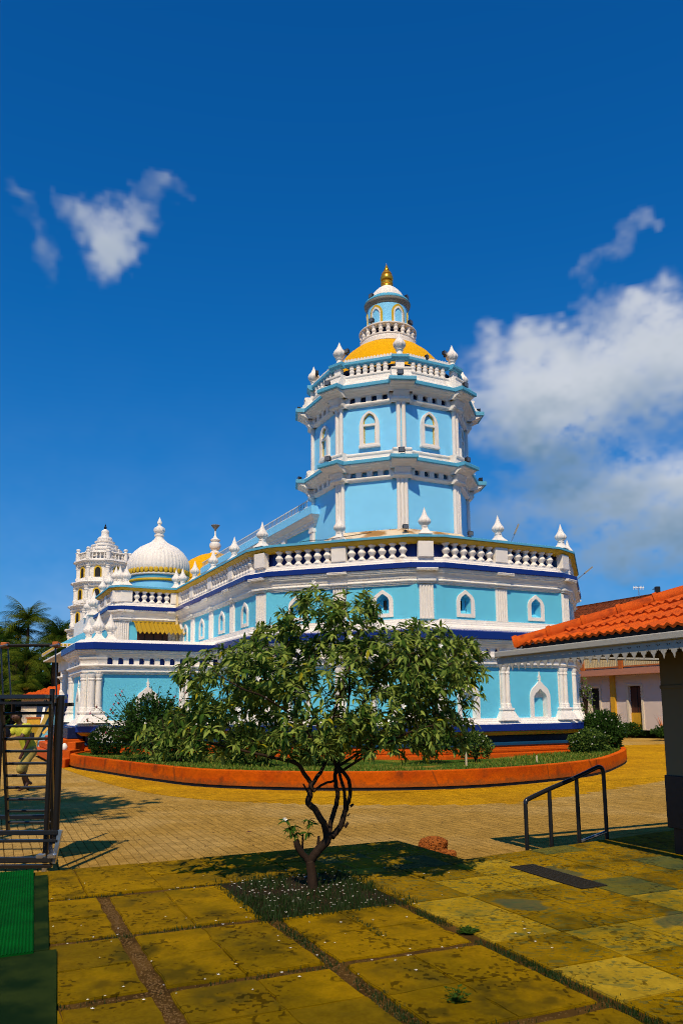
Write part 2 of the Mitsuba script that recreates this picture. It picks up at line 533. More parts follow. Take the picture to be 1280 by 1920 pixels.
def _kerb(p, n, uv):
    v = fbm(p.x * 1.4, p.y * 1.4, p.z * 2.0, 4)
    w = fbm(p.x * 13, p.y * 13, p.z * 13, 2)
    c = mix((.50, .088, .003), (.40, .058, .004), smoothstep(.35, .7, v)) * (.80 + .4 * w)
    run = smoothstep(.60, .80, noise(p.x * 5.5, p.y * 5.5, p.z * .7)) * smoothstep(.45, .65, v)
    splash = smoothstep(.24, .08, p.z + (w - .5) * .16)
    crack = smoothstep(.035, .0, dr.abs(noise(p.x * 1.1 + p.z * .5, p.y * 1.1, 2.0) - .5)) * smoothstep(.5, .6, noise(p.x * .7, p.y * .7, 9.0))
    c = mix(c, (.10, .035, .010), dr.clip(run * .6 + crack * .6, 0, .8))
    return mix(c, (.16, .075, .02), splash * .55)


ground_bsdf('kerb_paint', _kerb, .7, 0)
ground_bsdf('tile_orange', _tile((.62, .105, .012), (.52, .085, .014), (.30, .045, .012)), .55, 0)
ground_bsdf('tile_brown', _tile((.20, .052, .018), (.11, .035, .018), (.018, .012, .010)), .8, 0)


def _laterite(p, n, uv):
    d1, d2, r = voronoi(p.x * 38 + p.z * 21, p.y * 38 + p.z * 33)
    v = fbm(p.x * 14, p.y * 14, p.z * 14)
    return mix(mix((.22, .055, .010), (.36, .13, .03), v), (.035, .012, .006), smoothstep(.42, .15, d1) * dr.select(r > .35, 1.0, .2))


ground_bsdf('laterite', _laterite, .85, 0)


def _matgreen(p, n, uv):
    a = p.x * .91355 + p.y * .40674
    w = fbm(p.x * 6, p.y * 6, 2.0)
    return mix((.001, .045, .005), (.001, .085, .009), w)


ground_bsdf('mat_green', _matgreen, .7, 0)


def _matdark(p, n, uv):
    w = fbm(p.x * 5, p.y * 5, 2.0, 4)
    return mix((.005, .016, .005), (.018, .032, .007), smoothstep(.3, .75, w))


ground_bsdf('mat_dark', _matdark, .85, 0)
plain('grille_iron', (.022, .019, .012), .6, .1)
plain('pillar_paint', (.17, .135, .065), .6)
# ------------------------------------------------------------------ ground, court, platform, garden bed
_a = np.arange(48) * 2 * PI / 48
struct('ground', mikit.ply((np.vstack([[0, 0, -.06], np.stack([900 * np.cos(_a), 900 * np.sin(_a), -.06 + 0 * _a], 1)]),
                            np.stack([np.zeros(48, int), 1 + np.arange(48), 1 + (np.arange(48) + 1) % 48], 1)), 'soil'))

OUTLINE = smooth_path([(-9.3, 28.6), (-8.95, 26.0), (-6.88, 23.16), (-5.1, 20.9), (-3.07, 18.86), (-.04, 17.89), (3.14, 18.31), (6.36, 20.76), (8.27, 23.82), (9.72, 27.2), (10.4, 31.0), (10.3, 36.0)], 10)
BAND = smooth_path([(-10.5, 28.5), (-8.36, 24.3), (-5.07, 18.79), (-2.9, 16.47), (-.87, 15.6), (.58, 15.33), (3.23, 15.4), (5.8, 17.6), (8.4, 20.2), (11.2, 24.0), (14.5, 30.0), (16.5, 38.0)], 8)
_bandpoly = np.vstack([BAND, OUTLINE[::-1]])


def inside(poly, p):
    x, y = p
    a, b = poly, np.roll(poly, -1, axis=0)
    c = (a[:, 1] > y) != (b[:, 1] > y)
    with np.errstate(divide='ignore', invalid='ignore'):
        xi = a[:, 0] + (y - a[:, 1]) * (b[:, 0] - a[:, 0]) / (b[:, 1] - a[:, 1])
    return bool((c & (x < xi)).sum() % 2)


PLAT = np.array([(-4.5, -3.0), (9.5, -3.0), (9.5, 7.62), (4.45, 6.98), (4.36, 8.27), (-4.5, 8.27)])
PAVE_B = 67 * .23
# the brick court: joints below, bricks as far as they can be told apart, one sheet with the brick pattern beyond
_c = [G(a, b)[:2] for a, b in ((-14, -6), (26, -6), (26, PAVE_B), (-14, PAVE_B))]
court = struct('court_paving', mikit.ply(cap(_c, -.012), 'soil'))
_c = [G(a, b)[:2] for a, b in ((-40, PAVE_B), (60, PAVE_B), (60, 75), (-40, 75))]
part(court, 'far_paving', mikit.ply(cap(_c, 0.0), 'paver_tan'))
_far = [p for p in _bandpoly]
_cs = m3.CrossSection([_bandpoly[::-1]], m3.FillRule.NonZero) ^ m3.CrossSection([np.array([G(a, b)[:2] for a, b in ((-40, PAVE_B), (60, PAVE_B), (60, 75), (-40, 75))])], m3.FillRule.NonZero)
_m = m3.Manifold.extrude(_cs, 1.0).to_mesh()
_v, _t = _m.vert_properties[:, :3].astype(float), _m.tri_verts.astype(int)
_t = np.array([t for t in _t if (_v[t, 2] > .99).all()])
_v[:, 2] = .004
struct('yellow_paving_band', mikit.ply((_v, _t), 'paver_yellow'))


def frustum(x0, x1, y0, y1, z0, z1, ins):
    v = [[x0, y0, z0], [x1, y0, z0], [x1, y1, z0], [x0, y1, z0], [x0 + ins, y0 + ins, z1], [x1 - ins, y0 + ins, z1], [x1 - ins, y1 - ins, z1], [x0 + ins, y1 - ins, z1]]
    return np.array(v), BOXF[1:]


BRICK = [mikit.ply(frustum(-.0545, .0545, -.112, .112, -.05, 0, .003), k) for k in ('paver_tan', 'paver_yellow')]
_bricks = []
for i in range(-75, 170):
    for j in range(28, 67):
        a, b = (i + .5) * .115, (j + .5) * .23
        p = G(a, b)
        if p[1] < 6.5 or abs(p[0]) > .47 * p[1] + 1.5:
            continue
        if (a < 4.4 and b < 8.2) or (a >= 4.4 and b < 6.9 + (a - 4.4) * .125):
            continue
        if p[1] > 17 and inside(OUTLINE, p[:2]):
            continue
        _bricks.append((math.hypot(p[0], p[1]), a, b, p, 1 if inside(_bandpoly, p[:2]) else 0))
_bricks.sort(key=lambda q: q[0])
_rest = [MB(), MB()]
_fr = frustum(-.0545, .0545, -.112, .112, -.05, 0, .003)
for k, (d, a, b, p, y) in enumerate(_bricks):
    M = gmat(a + rng.normal(0, .0012), b + rng.normal(0, .0015), rng.normal(0, .0012), rng.normal(0, .008))
    if k < 300:
        part(court, 'brick', moved(BRICK[y], M))
    else:
        _rest[y].mesh(_fr, M)
part(court, 'brick_field', mikit.ply(_rest[0].get(), 'paver_tan'), 'tan bricks running on across the court', 'stuff')
part(court, 'yellow_brick_field', mikit.ply(_rest[1].get(), 'paver_yellow'), 'mustard yellow bricks along the planter wall', 'stuff')

# the stone terrace one stands on
plat = struct('stone_terrace', mikit.ply(prism(np.array([G(*q)[:2] for q in PLAT]), -.05, .307), 'soil'))
_edge = MB()
for q0, q1 in ((PLAT[4], PLAT[5]), (PLAT[3], PLAT[4]), (PLAT[2], PLAT[3])):
    p0, p1 = G(*q0)[:2], G(*q1)[:2]
    d = (p1 - p0) / np.linalg.norm(p1 - p0)
    nrm = np.array([d[1], -d[0]])
    _edge.add([[*(p0), -.04], [*p1, -.04], [*(p1 + nrm * .012), -.04], [*(p0 + nrm * .012), -.04], [*p0, .3], [*p1, .3], [*(p1 + nrm * .012), .3], [*(p0 + nrm * .012), .3]], BOXF)
part(plat, 'edge_facing', mikit.ply(_edge.get(), 'slab_green'))
_platcs = m3.CrossSection([PLAT], m3.FillRule.NonZero)


def slab(a0, a1, b0, b1, mat, wear=.004, jit=.003):
    """One stone slab, its edges worn unevenly."""
    e, pts = [], []
    for (p, q) in (((a0, b0), (a1, b0)), ((a1, b0), (a1, b1)), ((a1, b1), (a0, b1)), ((a0, b1), (a0, b0))):
        for t in np.arange(5) / 5:
            pts.append(np.array(p) * (1 - t) + np.array(q) * t + rng.normal(0, wear, 2) * (1.0 if t else .4))
    cs = m3.CrossSection([np.array(pts)], m3.FillRule.NonZero) ^ _platcs
    if cs.area() < .02:
        return
    lo = m3.Manifold.extrude(cs, .038)
    hi = m3.Manifold.extrude(cs.offset(-.006, m3.JoinType.Miter), .044)
    m = lo.translate((0, 0, 0)) + hi
    m = m.to_mesh()
    v = m.vert_properties[:, :3].astype(float)
    tilt = rng.normal(0, .003, 2)
    z = .276 + rng.normal(0, jit) + v[:, 2] + (v[:, 0] - (a0 + a1) / 2) * tilt[0] * .6 + (v[:, 1] - (b0 + b1) / 2) * tilt[1] * .6
    w = np.array([G(x, y) for x, y in v[:, :2]])
    w[:, 2] = z
    part(plat, 'slab', mikit.ply((w, m.tri_verts.astype(int)), mat))


JA = [-3.35, -2.29, -1.22, -.15, .91, 1.96, 3.02]
JB = [-1.3, -.15, 1.02, 2.19, 3.37, 4.55, 5.725, 6.985]
for i in range(len(JA) - 1):
    for j in range(2, len(JB) - 1):
        if (i, j) == (5, 6):
            continue                                   # the tree pit
        if i < 3 and j > 6:
            continue
        wa, wb = .052, .046
        a0, a1, b0, b1 = JA[i] + wa, JA[i + 1] - wa, JB[j] + wb, JB[j + 1] - wb
        am, bm = (a0 + a1) / 2 + rng.normal(0, .02), (b0 + b1) / 2 + rng.normal(0, .03)
        for (x0, x1) in ((a0, am - .003), (am + .003, a1)):
            for (y0, y1) in ((b0, bm - .003), (bm + .003, b1)):
                slab(x0, x1, y0, y1, rng.choice(['slab_ochre', 'slab_olive', 'slab_ochre', 'slab_olive', 'slab_ochre']), .006)
for i in range(-4, 8):
    a0 = .62 * i + .18
    for b0, b1 in ((7.03, 7.62), (7.626, 8.265)):
        slab(a0, a0 + .615, b0, b1, rng.choice(['slab_ochre', 'slab_olive']), .003)
slab(3.07, 3.62, 6.2, 7.025, 'slab_ochre', .003)
_pale = {(0, 4), (0, 5), (0, 2), (1, 6), (2, 7), (0, 8), (3, 4), (2, 3), (2, 6), (3, 2), (1, 3), (4, 4)}
_green = {(1, 8), (4, 8), (3, 5), (0, 9), (5, 6)}
for i in range(0, 11):
    a0 = 3.07 + .565 * i
    for j in range(0, 13):
        b0 = 1.06 + .574 * j
        key = (i, j - 2)
        if i == 0 and 6.2 < b0 + .3 < 7.02:
            continue
        slab(a0 + .0025, a0 + .5625, b0 + .0025, b0 + .5715, 'slab_pale' if key in _pale else 'slab_green' if key in _green else rng.choice(['slab_ochre', 'slab_ochre', 'slab_olive']), .0015, .001)


def blades(P, hmin, hmax, wid=.004, lean=.5):
    """Grass at the points P: each blade is bent and tapers to a tip."""
    n = len(P)
    h = rng.uniform(hmin, hmax, (n, 1))
    a = rng.uniform(0, 2 * PI, n)
    d = np.stack([np.cos(a), np.sin(a), 0 * a], 1)
    s = np.stack([-d[:, 1], d[:, 0], 0 * a], 1) * wid * rng.uniform(.6, 1.3, (n, 1))
    b = rng.uniform(.1, lean, (n, 1)) * h
    up = np.array([0, 0, 1.0])
    m, t = P + d * b * .35 + up * h * .6, P + d * b + up * h
    V = np.stack([P - s, P + s, m + s * .7, m - s * .7, t], 1).reshape(-1, 3)
    i = (np.arange(n) * 5)[:, None, None]
    return V, (i + np.array([[0, 1, 2], [0, 2, 3], [3, 2, 4]])).reshape(-1, 3)


def thin(a, b, f, seed, lo, hi, z):
    """Court points (a, b) thinned out in patches, as world points at height z."""
    k = meshkit.noise(np.stack([a * f, b * f, 0 * a + 1.0], 1), seed) > rng.uniform(lo, hi, len(a))
    a, b = a[k], b[k]
    return np.stack([a * .91355 - b * .40674, a * .40674 + b * .91355, 0 * a + z], 1)


def joint_points(n):
    A = [(3.02 + rng.normal(0, .035, int(n * .34)), rng.uniform(2.6, 7.0, int(n * .34))), (1.96 + rng.normal(0, .03, int(n * .18)), rng.uniform(2.6, 5.8, int(n * .18))),
         (rng.uniform(.3, 3.0, int(n * .28)), np.array(JB)[rng.integers(4, 8, int(n * .28))] + rng.normal(0, .026, int(n * .28))), (2.5 + rng.normal(0, .015, int(n * .06)), rng.uniform(4.6, 5.7, int(n * .06))),
         (rng.uniform(.1, 1.5, int(n * .14)), 3.37 + .05 * rng.normal(0, 1, int(n * .14)) + rng.uniform(0, .05, int(n * .14)))]
    return thin(np.concatenate([x[0] for x in A]), np.concatenate([x[1] for x in A]), 2.3, 5, .2, .75, .306)


solo('joint_grass', mikit.ply(blades(joint_points(17000), .008, .032, .0026), 'grass_dark'), 'short green grass growing along the wide joints between the terrace slabs', 'grass', kind='stuff')


solo('pit_grass', mikit.ply(blades(thin(rng.uniform(1.84, 3.15, 8000), rng.uniform(5.60, 7.10, 8000), 4, 7, .1, .7, .308), .02, .07, .003), 'grass_dark'), 'dark tufts of grass filling the square soil pit round the tree trunk', 'grass', kind='stuff')

solo('tree_pit', mikit.ply(prism(np.array([G(a, b)[:2] for a, b in ((1.90, 5.68), (3.08, 5.68), (3.08, 7.03), (1.90, 7.03))]), .28, .3085), 'soil_dark'), 'dark square of soil cut into the terrace round the tree', 'soil', kind='structure')
# brown chaff and grit in the joints
_mb = MB()
for k in range(4200):
    r = rng.random()
    if r < .45:
        a, b = .91 + rng.normal(0, .03), rng.uniform(2.7, 6.9)
    elif r < .7:
        a, b = rng.uniform(-.2, 3), JB[rng.integers(4, 8)] + rng.normal(0, .022)
    elif r < .85:
        a, b = 1.96 + rng.normal(0, .03), rng.uniform(2.7, 5.7)
    else:
        a, b = rng.uniform(2.0, 3.0), rng.uniform(5.75, 6.97)
    s = rng.uniform(.002, .0065)
    _mb.mesh(box(-s, s, -s * .5, s * .5, 0, s * .6), tf(G(a, b, .306), rng.uniform(0, 6)))
solo('joint_litter', mikit.ply(_mb.get(), 'straw'), 'brown grit and dry leaf bits lying in the joints of the terrace', 'litter', kind='stuff')

# fallen white flowers
_fl = MB()
for k in range(260):
    r = rng.random()
    if r < .55:
        a, b, z = rng.uniform(2.0, 3.05), rng.uniform(5.75, 7.0), .33
    elif r < .62:
        a, b, z = rng.choice([.4, .5, 1.0, 1.96, 3.02]) + rng.normal(0, .09), rng.uniform(3.6, 7.8), .325
    elif r < .8:
        a, b, z = rng.uniform(.4, 3.6), JB[rng.integers(5, 8)] + rng.normal(0, .1), .325
    else:
        a, b, z = rng.normal(2.3, .9), rng.normal(5.6, 1.0), .325
    s = rng.uniform(.003, .0075)
    for q in range(5):
        t = q * 2 * PI / 5
        _fl.mesh((np.array([[0, 0, 0], [s * .9, -s * .45, .002], [s * 1.7, 0, .004], [s * .9, s * .45, .002]]), np.array([[0, 1, 2, 3]])), tf(G(a, b, z), t + rng.uniform(0, .5)))
solo('fallen_flowers', mikit.ply(_fl.get(), 'flower_white'), 'small white flowers fallen on the slabs and grass below the tree', 'flowers', kind='stuff')


def weed(a, b, n, hgt):
    mb = MB()
    base = G(a, b, .30)
    st = MB()
    for k in range(n):
        t = rng.uniform(0, 2 * PI)
        tip = base + np.array([math.cos(t) * rng.uniform(.02, .10), math.sin(t) * rng.uniform(.02, .10), rng.uniform(.4, 1) * hgt])
        st.mesh(tube([base, (base + tip) / 2 + [0, 0, .01], tip], [.0022, .0018, .001], 4))
        for q in range(5):
            c = base + (tip - base) * rng.uniform(.35, 1)
            L = rng.uniform(.018, .034)
            u = rng.uniform(0, 2 * PI)
            d = np.array([math.cos(u), math.sin(u), rng.uniform(-.3, .4)])
            s = np.array([-d[1], d[0], 0]) * L * .32
            mb.add([c, c + d * L * .5 + s, c + d * L, c + d * L * .5 - s], [[0, 1, 2, 3]])
    return mb.get(), st.get()


for a, b, n, h_, lab in ((2.30, 3.72, 14, .10, 'small leafy weed in the slab joint at the bottom of the picture'), (3.06, 4.78, 46, .05, 'low creeping weed spreading from the joint onto the slabs right of the tree')):
    t = thing('weed', lab, 'weed')
    lv, st = weed(a, b, n, h_)
    part(t, 'leaves', mikit.ply(lv, 'leaf_dark'), kind='stuff')
    part(t, 'stems', mikit.ply(st, 'grass_blade'))

# mats at the left
_mb = MB()
_w = .0105
for k in range(135):
    a0 = .31 - k * .021
    for side in (0, 1):
        x0, x1 = a0 - side * _w, a0 - (side + 1) * _w
        z0, z1 = (.345, .353) if side else (.353, .345)
        z0, z1 = (.347, .354) if side == 0 else (.354, .347)
        _mb.add([G(x0 - .055 * 0, 5.5, z0), G(x1, 5.5, z1), G(x1 + .125, 8.24, z1), G(x0 + .125, 8.24, z0)], [[0, 1, 2, 3]])
_mb.add([G(.31, 5.5, .338), G(.31, 5.5, .347), G(.435, 8.24, .347), G(.435, 8.24, .338)], [[0, 1, 2, 3]])
_mb.add([G(.31, 5.5, .338), G(-2.45, 5.5, .338), G(-2.45, 5.5, .35), G(.31, 5.5, .35)], [[0, 1, 2, 3]])
solo('ribbed_mat', mikit.ply(_mb.get(), 'mat_green'), 'bright green ribbed floor mat at the left edge of the terrace', 'mat')
_q = [G(-2.4, 5.56)[:2], G(.405, 5.56)[:2], G(.545, 8.0)[:2], G(-2.4, 8.0)[:2]]
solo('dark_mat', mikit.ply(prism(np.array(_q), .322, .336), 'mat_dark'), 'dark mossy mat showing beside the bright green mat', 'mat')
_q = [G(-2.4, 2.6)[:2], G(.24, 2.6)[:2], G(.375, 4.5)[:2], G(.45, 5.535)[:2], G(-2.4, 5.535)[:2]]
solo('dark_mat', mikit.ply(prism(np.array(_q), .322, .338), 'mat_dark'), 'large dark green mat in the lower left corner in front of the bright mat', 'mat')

# drain grille
t = thing('drain_grille', 'narrow dark metal drain grille let into the terrace slabs', 'grille')
_mb = MB()
for x0, x1, y0, y1 in ((4.60, 4.62, 5.42, 6.43), (4.855, 4.875, 5.42, 6.43), (4.62, 4.855, 5.42, 5.44), (4.62, 4.855, 6.41, 6.43)):
    _mb.mesh(box(x0, x1, y0, y1, .318, .330))
_rot = np.eye(4)
_rot[:2, :2] = [[.91355, -.40674], [.40674, .91355]]
part(t, 'frame', mikit.ply(MB().mesh(_mb.get(), _rot).get(), 'grille_iron'))
part(t, 'backing', mikit.ply(MB().mesh(box(4.62, 4.855, 5.44, 6.41, .318, .3235), _rot).get(), 'black_recess'))
_bar = mikit.ply(MB().mesh(box(4.62, 4.855, -.0075, .0075, .3235, .3285), _rot).get(), 'grille_iron')
for k in range(38):
    b = 5.455 + k * .0252
    part(t, 'bar', moved(_bar, tf(G(0, b, 0))))

# garden bed: wall, black foot, soil
t = thing('planter_wall', 'low orange kerb wall curving round the garden bed', 'planter')
nrm = np.gradient(OUTLINE, axis=0)
nrm = np.stack([nrm[:, 1], -nrm[:, 0]], 1) / np.linalg.norm(nrm, axis=1, keepdims=True)


def ribbon(prof):
    mb = MB()
    for (o0, z0), (o1, z1) in zip(prof[:-1], prof[1:]):
        A, B = OUTLINE + nrm * o0, OUTLINE + nrm * o1
        n = len(A)
        V = np.vstack([np.column_stack([A, np.full(n, z0)]), np.column_stack([B, np.full(n, z1)])])
        k = np.arange(n - 1)
        mb.add(V, np.stack([k, k + 1, k + 1 + n, k + n], 1))
    return mb.get()


part(t, 'wall', mikit.ply(ribbon([(-.05, .075), (0, .075), (-.012, .405), (-.025, .42), (-.16, .425), (-.18, .40), (-.18, .1)]), 'kerb_paint'))
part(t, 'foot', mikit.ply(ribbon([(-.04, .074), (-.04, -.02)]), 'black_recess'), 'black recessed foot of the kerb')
_rings = []
ctr = np.array([1.2, 30.0])
inner = OUTLINE - nrm * .17


def bed_z(p):
    d = np.min(np.linalg.norm(OUTLINE[:, None] - np.atleast_2d(p)[None], axis=2), axis=0)
    s = np.clip(d / 4.0, 0, 1)
    return .375 - .13 * s * s * (3 - 2 * s)


for s in np.linspace(0, 1, 14):
    P = inner * (1 - s) + ctr * s
    z = bed_z(P) + (meshkit.noise(np.column_stack([P * 1.1, 0 * P[:, 0]]), 3) - .5) * .05 * min(1, s * 8)
    _rings.append(np.column_stack([P, z]))
_n = len(inner)
_V = np.vstack(_rings)
_F = np.array([[i * _n + k, i * _n + k + 1, (i + 1) * _n + k + 1, (i + 1) * _n + k] for i in range(13) for k in range(_n - 1)])
struct('garden_bed', mikit.ply((_V, _F), 'lawn', smooth=True))


def lawn_points(n):
    k = rng.uniform(14, _n - 22, n).astype(int)
    t = (np.abs(rng.normal(0, .16, n)) + .005)[:, None]
    p = inner[k] * (1 - t) + ctr * t + rng.normal(0, .12, (n, 2)) * np.minimum(1, t * 12)
    ok = (t[:, 0] < .6) & (meshkit.noise(np.column_stack([p * 1.2, 0 * p[:, :1] + 2.0]), 9) > rng.uniform(.15, .6, n))
    p = p[ok]
    return np.column_stack([p, bed_z(p) - .01])


solo('lawn_grass', mikit.ply(blades(lawn_points(20000), .03, .11, .012, .7), 'lawn_blade'), 'green lawn grass covering the garden bed behind the orange kerb', 'grass', kind='stuff')
solo('lawn_grass', mikit.ply(blades(lawn_points(6000), .03, .10, .012, .7), 'grass_dry'), 'yellowish dry grass blades mixed into the lawn of the garden bed', 'grass', kind='stuff')
for i, (x, y, lab) in enumerate(((3.2, 20.6, 'small pale stake standing in the lawn left of the little round bush'), (5.25, 21.5, 'small pale stake in the lawn in front of the orange plinth'))):
    solo('garden_stake', mikit.ply(tube([[x, y, .25], [x, y, .72 - .2 * i]], .025, 6), 'stake_wood'), lab, 'stake')
# ------------------------------------------------------------------ the temple: plan
CEN = np.array([2.158, 31.818])
PSI, Q8 = .07115, PI / 4
RW = 7.566                       # radius to the wall corners of the big apse


def nface(k):
    a = PSI + (k - .5) * Q8
    return np.array([math.sin(a), -math.cos(a)])


def corner(k, R):
    a = PSI + k * Q8
    return CEN + R * np.array([math.sin(a), -math.cos(a)])


NN = nface(-1)                   # outward normal of the long nave wall
NT = np.array([-NN[1], NN[0]])   # along it, towards the apse


def NP(o, t, z=None):
    p = CEN + NN * o + NT * t
    return p if z is None else np.array([p[0], p[1], z])


RIN = RW * math.cos(Q8 / 2)
cA, cB, cC, cD = (corner(k, RW) for k in (-1, 0, 1, 2))
UP = [NP(RIN, -30), NP(RIN, -11.4), NP(9.84, -11.4), NP(9.84, -7.35), NP(RIN, -7.35), cA, cB, cC, cD, NP(-RIN, -30)]
UHW = {2: .2, 3: .2, 5: .30, 6: .30, 7: .30, 8: .30}
LOW = [NP(RIN, -30), NP(RIN, -5.4), NP(11.84, -5.4), NP(11.84, -1.35), NP(RIN, -1.35), cA, cB, cC, cD, NP(-RIN, -30)]
LHW = {2: .2, 3: .22, 5: .22, 6: .22, 7: .22, 8: .22}
BHW = {2: .3, 3: .3, 5: .56, 6: .56, 7: .56, 8: .56}     # bands have wider corner faces
LBHW = {2: .34, 3: .38, 5: .44, 6: .44, 7: .44, 8: .44}

temple = thing('temple', 'light blue and white temple with an eight sided apse, balustrades and a tower', 'temple')
FLAT = False


def tp(name, mesh, mat, smooth=False, label=None):
    return part(temple, name, mikit.ply(mesh, mat, smooth=smooth), label)


# coping, parapet, cornices of the upper storey
tp('coping', band(UP, [(-.30, 7.33), (-.1, 7.335), (.28, 7.295), (.30, 7.285), (.30, 7.215)], BHW), 'ledge_blue')
tp('coping_soffit', band(UP, [(.27, 7.216), (.27, 7.19), (.13, 7.085), (-.2, 7.08)], BHW), 'yellow_trim', label='yellow underside of the parapet coping')
tp('parapet_base', band(UP, [(-.2, 6.605), (.10, 6.60), (.10, 6.53), (.13, 6.50), (.13, 6.45), (.20, 6.42), (.20, 6.378)], BHW), 'white_paint')
tp('parapet_back', band(UP, [(-.235, 7.09), (-.235, 6.55)], UHW), 'navy_paint', label='navy inner side of the parapet seen between the balusters')
tp('navy_band', band(UP, [(.1, 6.385), (.335, 6.382), (.345, 6.37), (.345, 6.22), (.335, 6.207), (.2, 6.205)], BHW), 'navy_paint', label='navy band below the balustrade')
tp('cornice', band(UP, [(.30, 6.21), (.30, 6.165), (.275, 6.16), (.275, 6.13), (.235, 6.105), (.235, 6.075), (.20, 6.065), (.165, 6.02), (.14, 5.965), (.13, 5.93), (.10, 5.925), (.10, 5.865), (.135, 5.86),
                        (.15, 5.835), (.135, 5.81), (.10, 5.80), (.10, 5.765), (.07, 5.76), (.06, 5.715), (-.02, 5.715)], BHW), 'white_paint')
tp('sill_course', band(UP, [(-.02, 4.625), (.06, 4.62), (.06, 4.565), (.09, 4.555), (.09, 4.50), (.13, 4.485), (.13, 4.44), (.20, 4.40), (.24, 4.335), (.30, 4.325), (.30, 4.235)], BHW), 'white_paint')
# bands of the lower storey
tp('middle_navy_band', band(LOW, [(-.3, 4.345), (.1, 4.34), (.42, 4.235), (.45, 4.225), (.45, 3.995), (.44, 3.98), (.3, 3.975)], LBHW), 'navy_paint', label='navy band between the two storeys')
tp('terrace_edge', band(LOW[:5], [(-.7, 4.36), (.25, 4.36), (.32, 4.30), (.40, 4.245), (.40, 4.232)], {2: .34, 3: .38}), 'white_paint', label='white edge of the low wing terrace')
tp('middle_cornice', band(LOW, [(.41, 3.985), (.41, 3.945), (.37, 3.93), (.37, 3.90), (.32, 3.875), (.32, 3.845), (.27, 3.82), (.235, 3.77), (.20, 3.735), (.20, 3.715), (.02, 3.71)], LBHW), 'white_paint')
tp('slot_back', band(LOW, [(.02, 3.72), (.02, 3.46)], LHW), 'navy_paint', label='navy wall behind the row of slots')
tp('lower_moulding', band(LOW, [(.0, 3.475), (.22, 3.47), (.25, 3.45), (.25, 3.415), (.215, 3.395), (.17, 3.375), (.15, 3.33), (.12, 3.325), (.12, 3.27), (.16, 3.255), (.165, 3.215), (.13, 3.195), (.10, 3.19),
                                (.10, 3.145), (.05, 3.14), (.04, 3.115), (-.02, 3.115)], LBHW), 'white_paint')
tp('base_course', band(LOW, [(-.02, 1.475), (.08, 1.47), (.10, 1.41), (.15, 1.395), (.16, 1.345), (.22, 1.33), (.24, 1.285)], LBHW), 'white_paint')
tp('base_navy_band', band(LOW, [(.1, 1.29), (.29, 1.283), (.30, 1.27), (.30, 1.08), (.28, 1.065), (.1, 1.06)], LBHW), 'navy_paint', label='navy band along the foot of the wall')
tp('yellow_course', band(LOW, [(.22, 1.066), (.22, 1.03), (.15, .99), (.10, .935), (-.08, .93)], LBHW), 'yellow_trim')
tp('recess_course', band(LOW, [(-.06, .94), (-.06, .70)], LHW), 'black_recess')
tp('teal_bead', band(LOW, [(-.08, .715), (.06, .71), (.10, .68), (.10, .615), (.06, .585), (-.02, .58)], LBHW), 'teal_trim')
tp('plinth', band(LOW, [(-.05, .585), (.05, .58), (.055, .535), (.12, .525), (.12, .49), (.17, .475), (.17, .42), (.15, .41), (.15, .37), (.24, .35), (.25, .12), (.34, .10), (.34, -.05)], LBHW), 'orange_paint')
_fl = [LOW[2], LOW[3], LOW[4], NP(RIN, -5.4)]
tp('terrace_floor', cap(np.array(_fl)[::-1], 4.33), 'white_paint')
tp('roof_deck', cap(np.array([NP(RIN - .2, -30), NP(RIN - .2, -11.2), NP(9.6, -11.2), NP(9.6, -7.5), NP(RIN - .2, -7.5), corner(-1, RW - .25), corner(0, RW - .25), corner(1, RW - .25), corner(2, RW - .25), NP(-RIN + .2, -30)])[::-1] if False else
             np.array([NP(-RIN + .2, -30), corner(2, RW - .25), corner(1, RW - .25), corner(0, RW - .25), corner(-1, RW - .25), NP(RIN - .2, -7.5), NP(9.6, -7.5), NP(9.6, -11.2), NP(RIN - .2, -11.2), NP(RIN - .2, -30)])[::-1], 6.56), 'grey_wall')

# apse roof: stained lime slope rising to the foot of the tower
_oct = [ring([corner(k, R) for k in range(8)], 0, closed=True) for R in (6.3, 3.6, 3.35)]


def roofstain(p, n, uv):
    v = fbm(p.x * 1.6, p.y * 1.6, p.z * 3, 4)
    return mix((.62, .52, .36), (.30, .15, .035), smoothstep(.42, .62, v))


scene['roof_stain'] = {'type': 'twosided', 'bsdf': {'type': 'principled', 'base_color': mikit.proc(roofstain), 'roughness': .8}}
tp('apse_roof', loft([(_oct[0], 6.57), (_oct[1], 8.30), (_oct[2], 8.50)], True), 'roof_stain')

# ------------------------------------------------------------------ wall openings


def arch_pts(w, h, spring, n=9, tip=0.0, cusp=0.0, lobes=0):
    """Pointed arch outline, foot centred on 0; spring: height of the straight sides; tip: extra point; lobes: scallops."""
    R = []
    for t in np.linspace(0, 1, n):
        x = w / 2 * math.cos(t * PI / 2) ** .82
        y = spring + (h - spring) * (math.sin(t * PI / 2) ** 1.05) + tip * max(0, t - .72) ** 1.5 * 6
        if lobes:
            k = abs(math.sin(t * lobes * PI / 2 + .0))
            x *= 1 - cusp * (1 - k) * (1 if .04 < t < .99 else 0)
        R.append((x, y))
    R[-1] = (0.0, R[-1][1])
    L = [(-x, y) for x, y in R[::-1][1:]]
    return np.array([(-w / 2, 0), (w / 2, 0)] + R + L)


UW_OUT = arch_pts(.70, .80, .48, tip=.10)
UW_OUT[:2, 1] = 0
UW_IN = arch_pts(.43, .59, .38, tip=.06, lobes=3, cusp=.05)
UW_IN[:, 1] += .115
LW_IN = arch_pts(.56, .86, .62, tip=.10, lobes=5, cusp=.05, n=15)
LW_OUT = arch_pts(.84, 1.08, .66, tip=.16, n=13)


def window_mesh(outer, inner, proud, back):
    v, f = holed(outer, [inner], proud + back)
    v[:, 1] -= proud
    return v, f


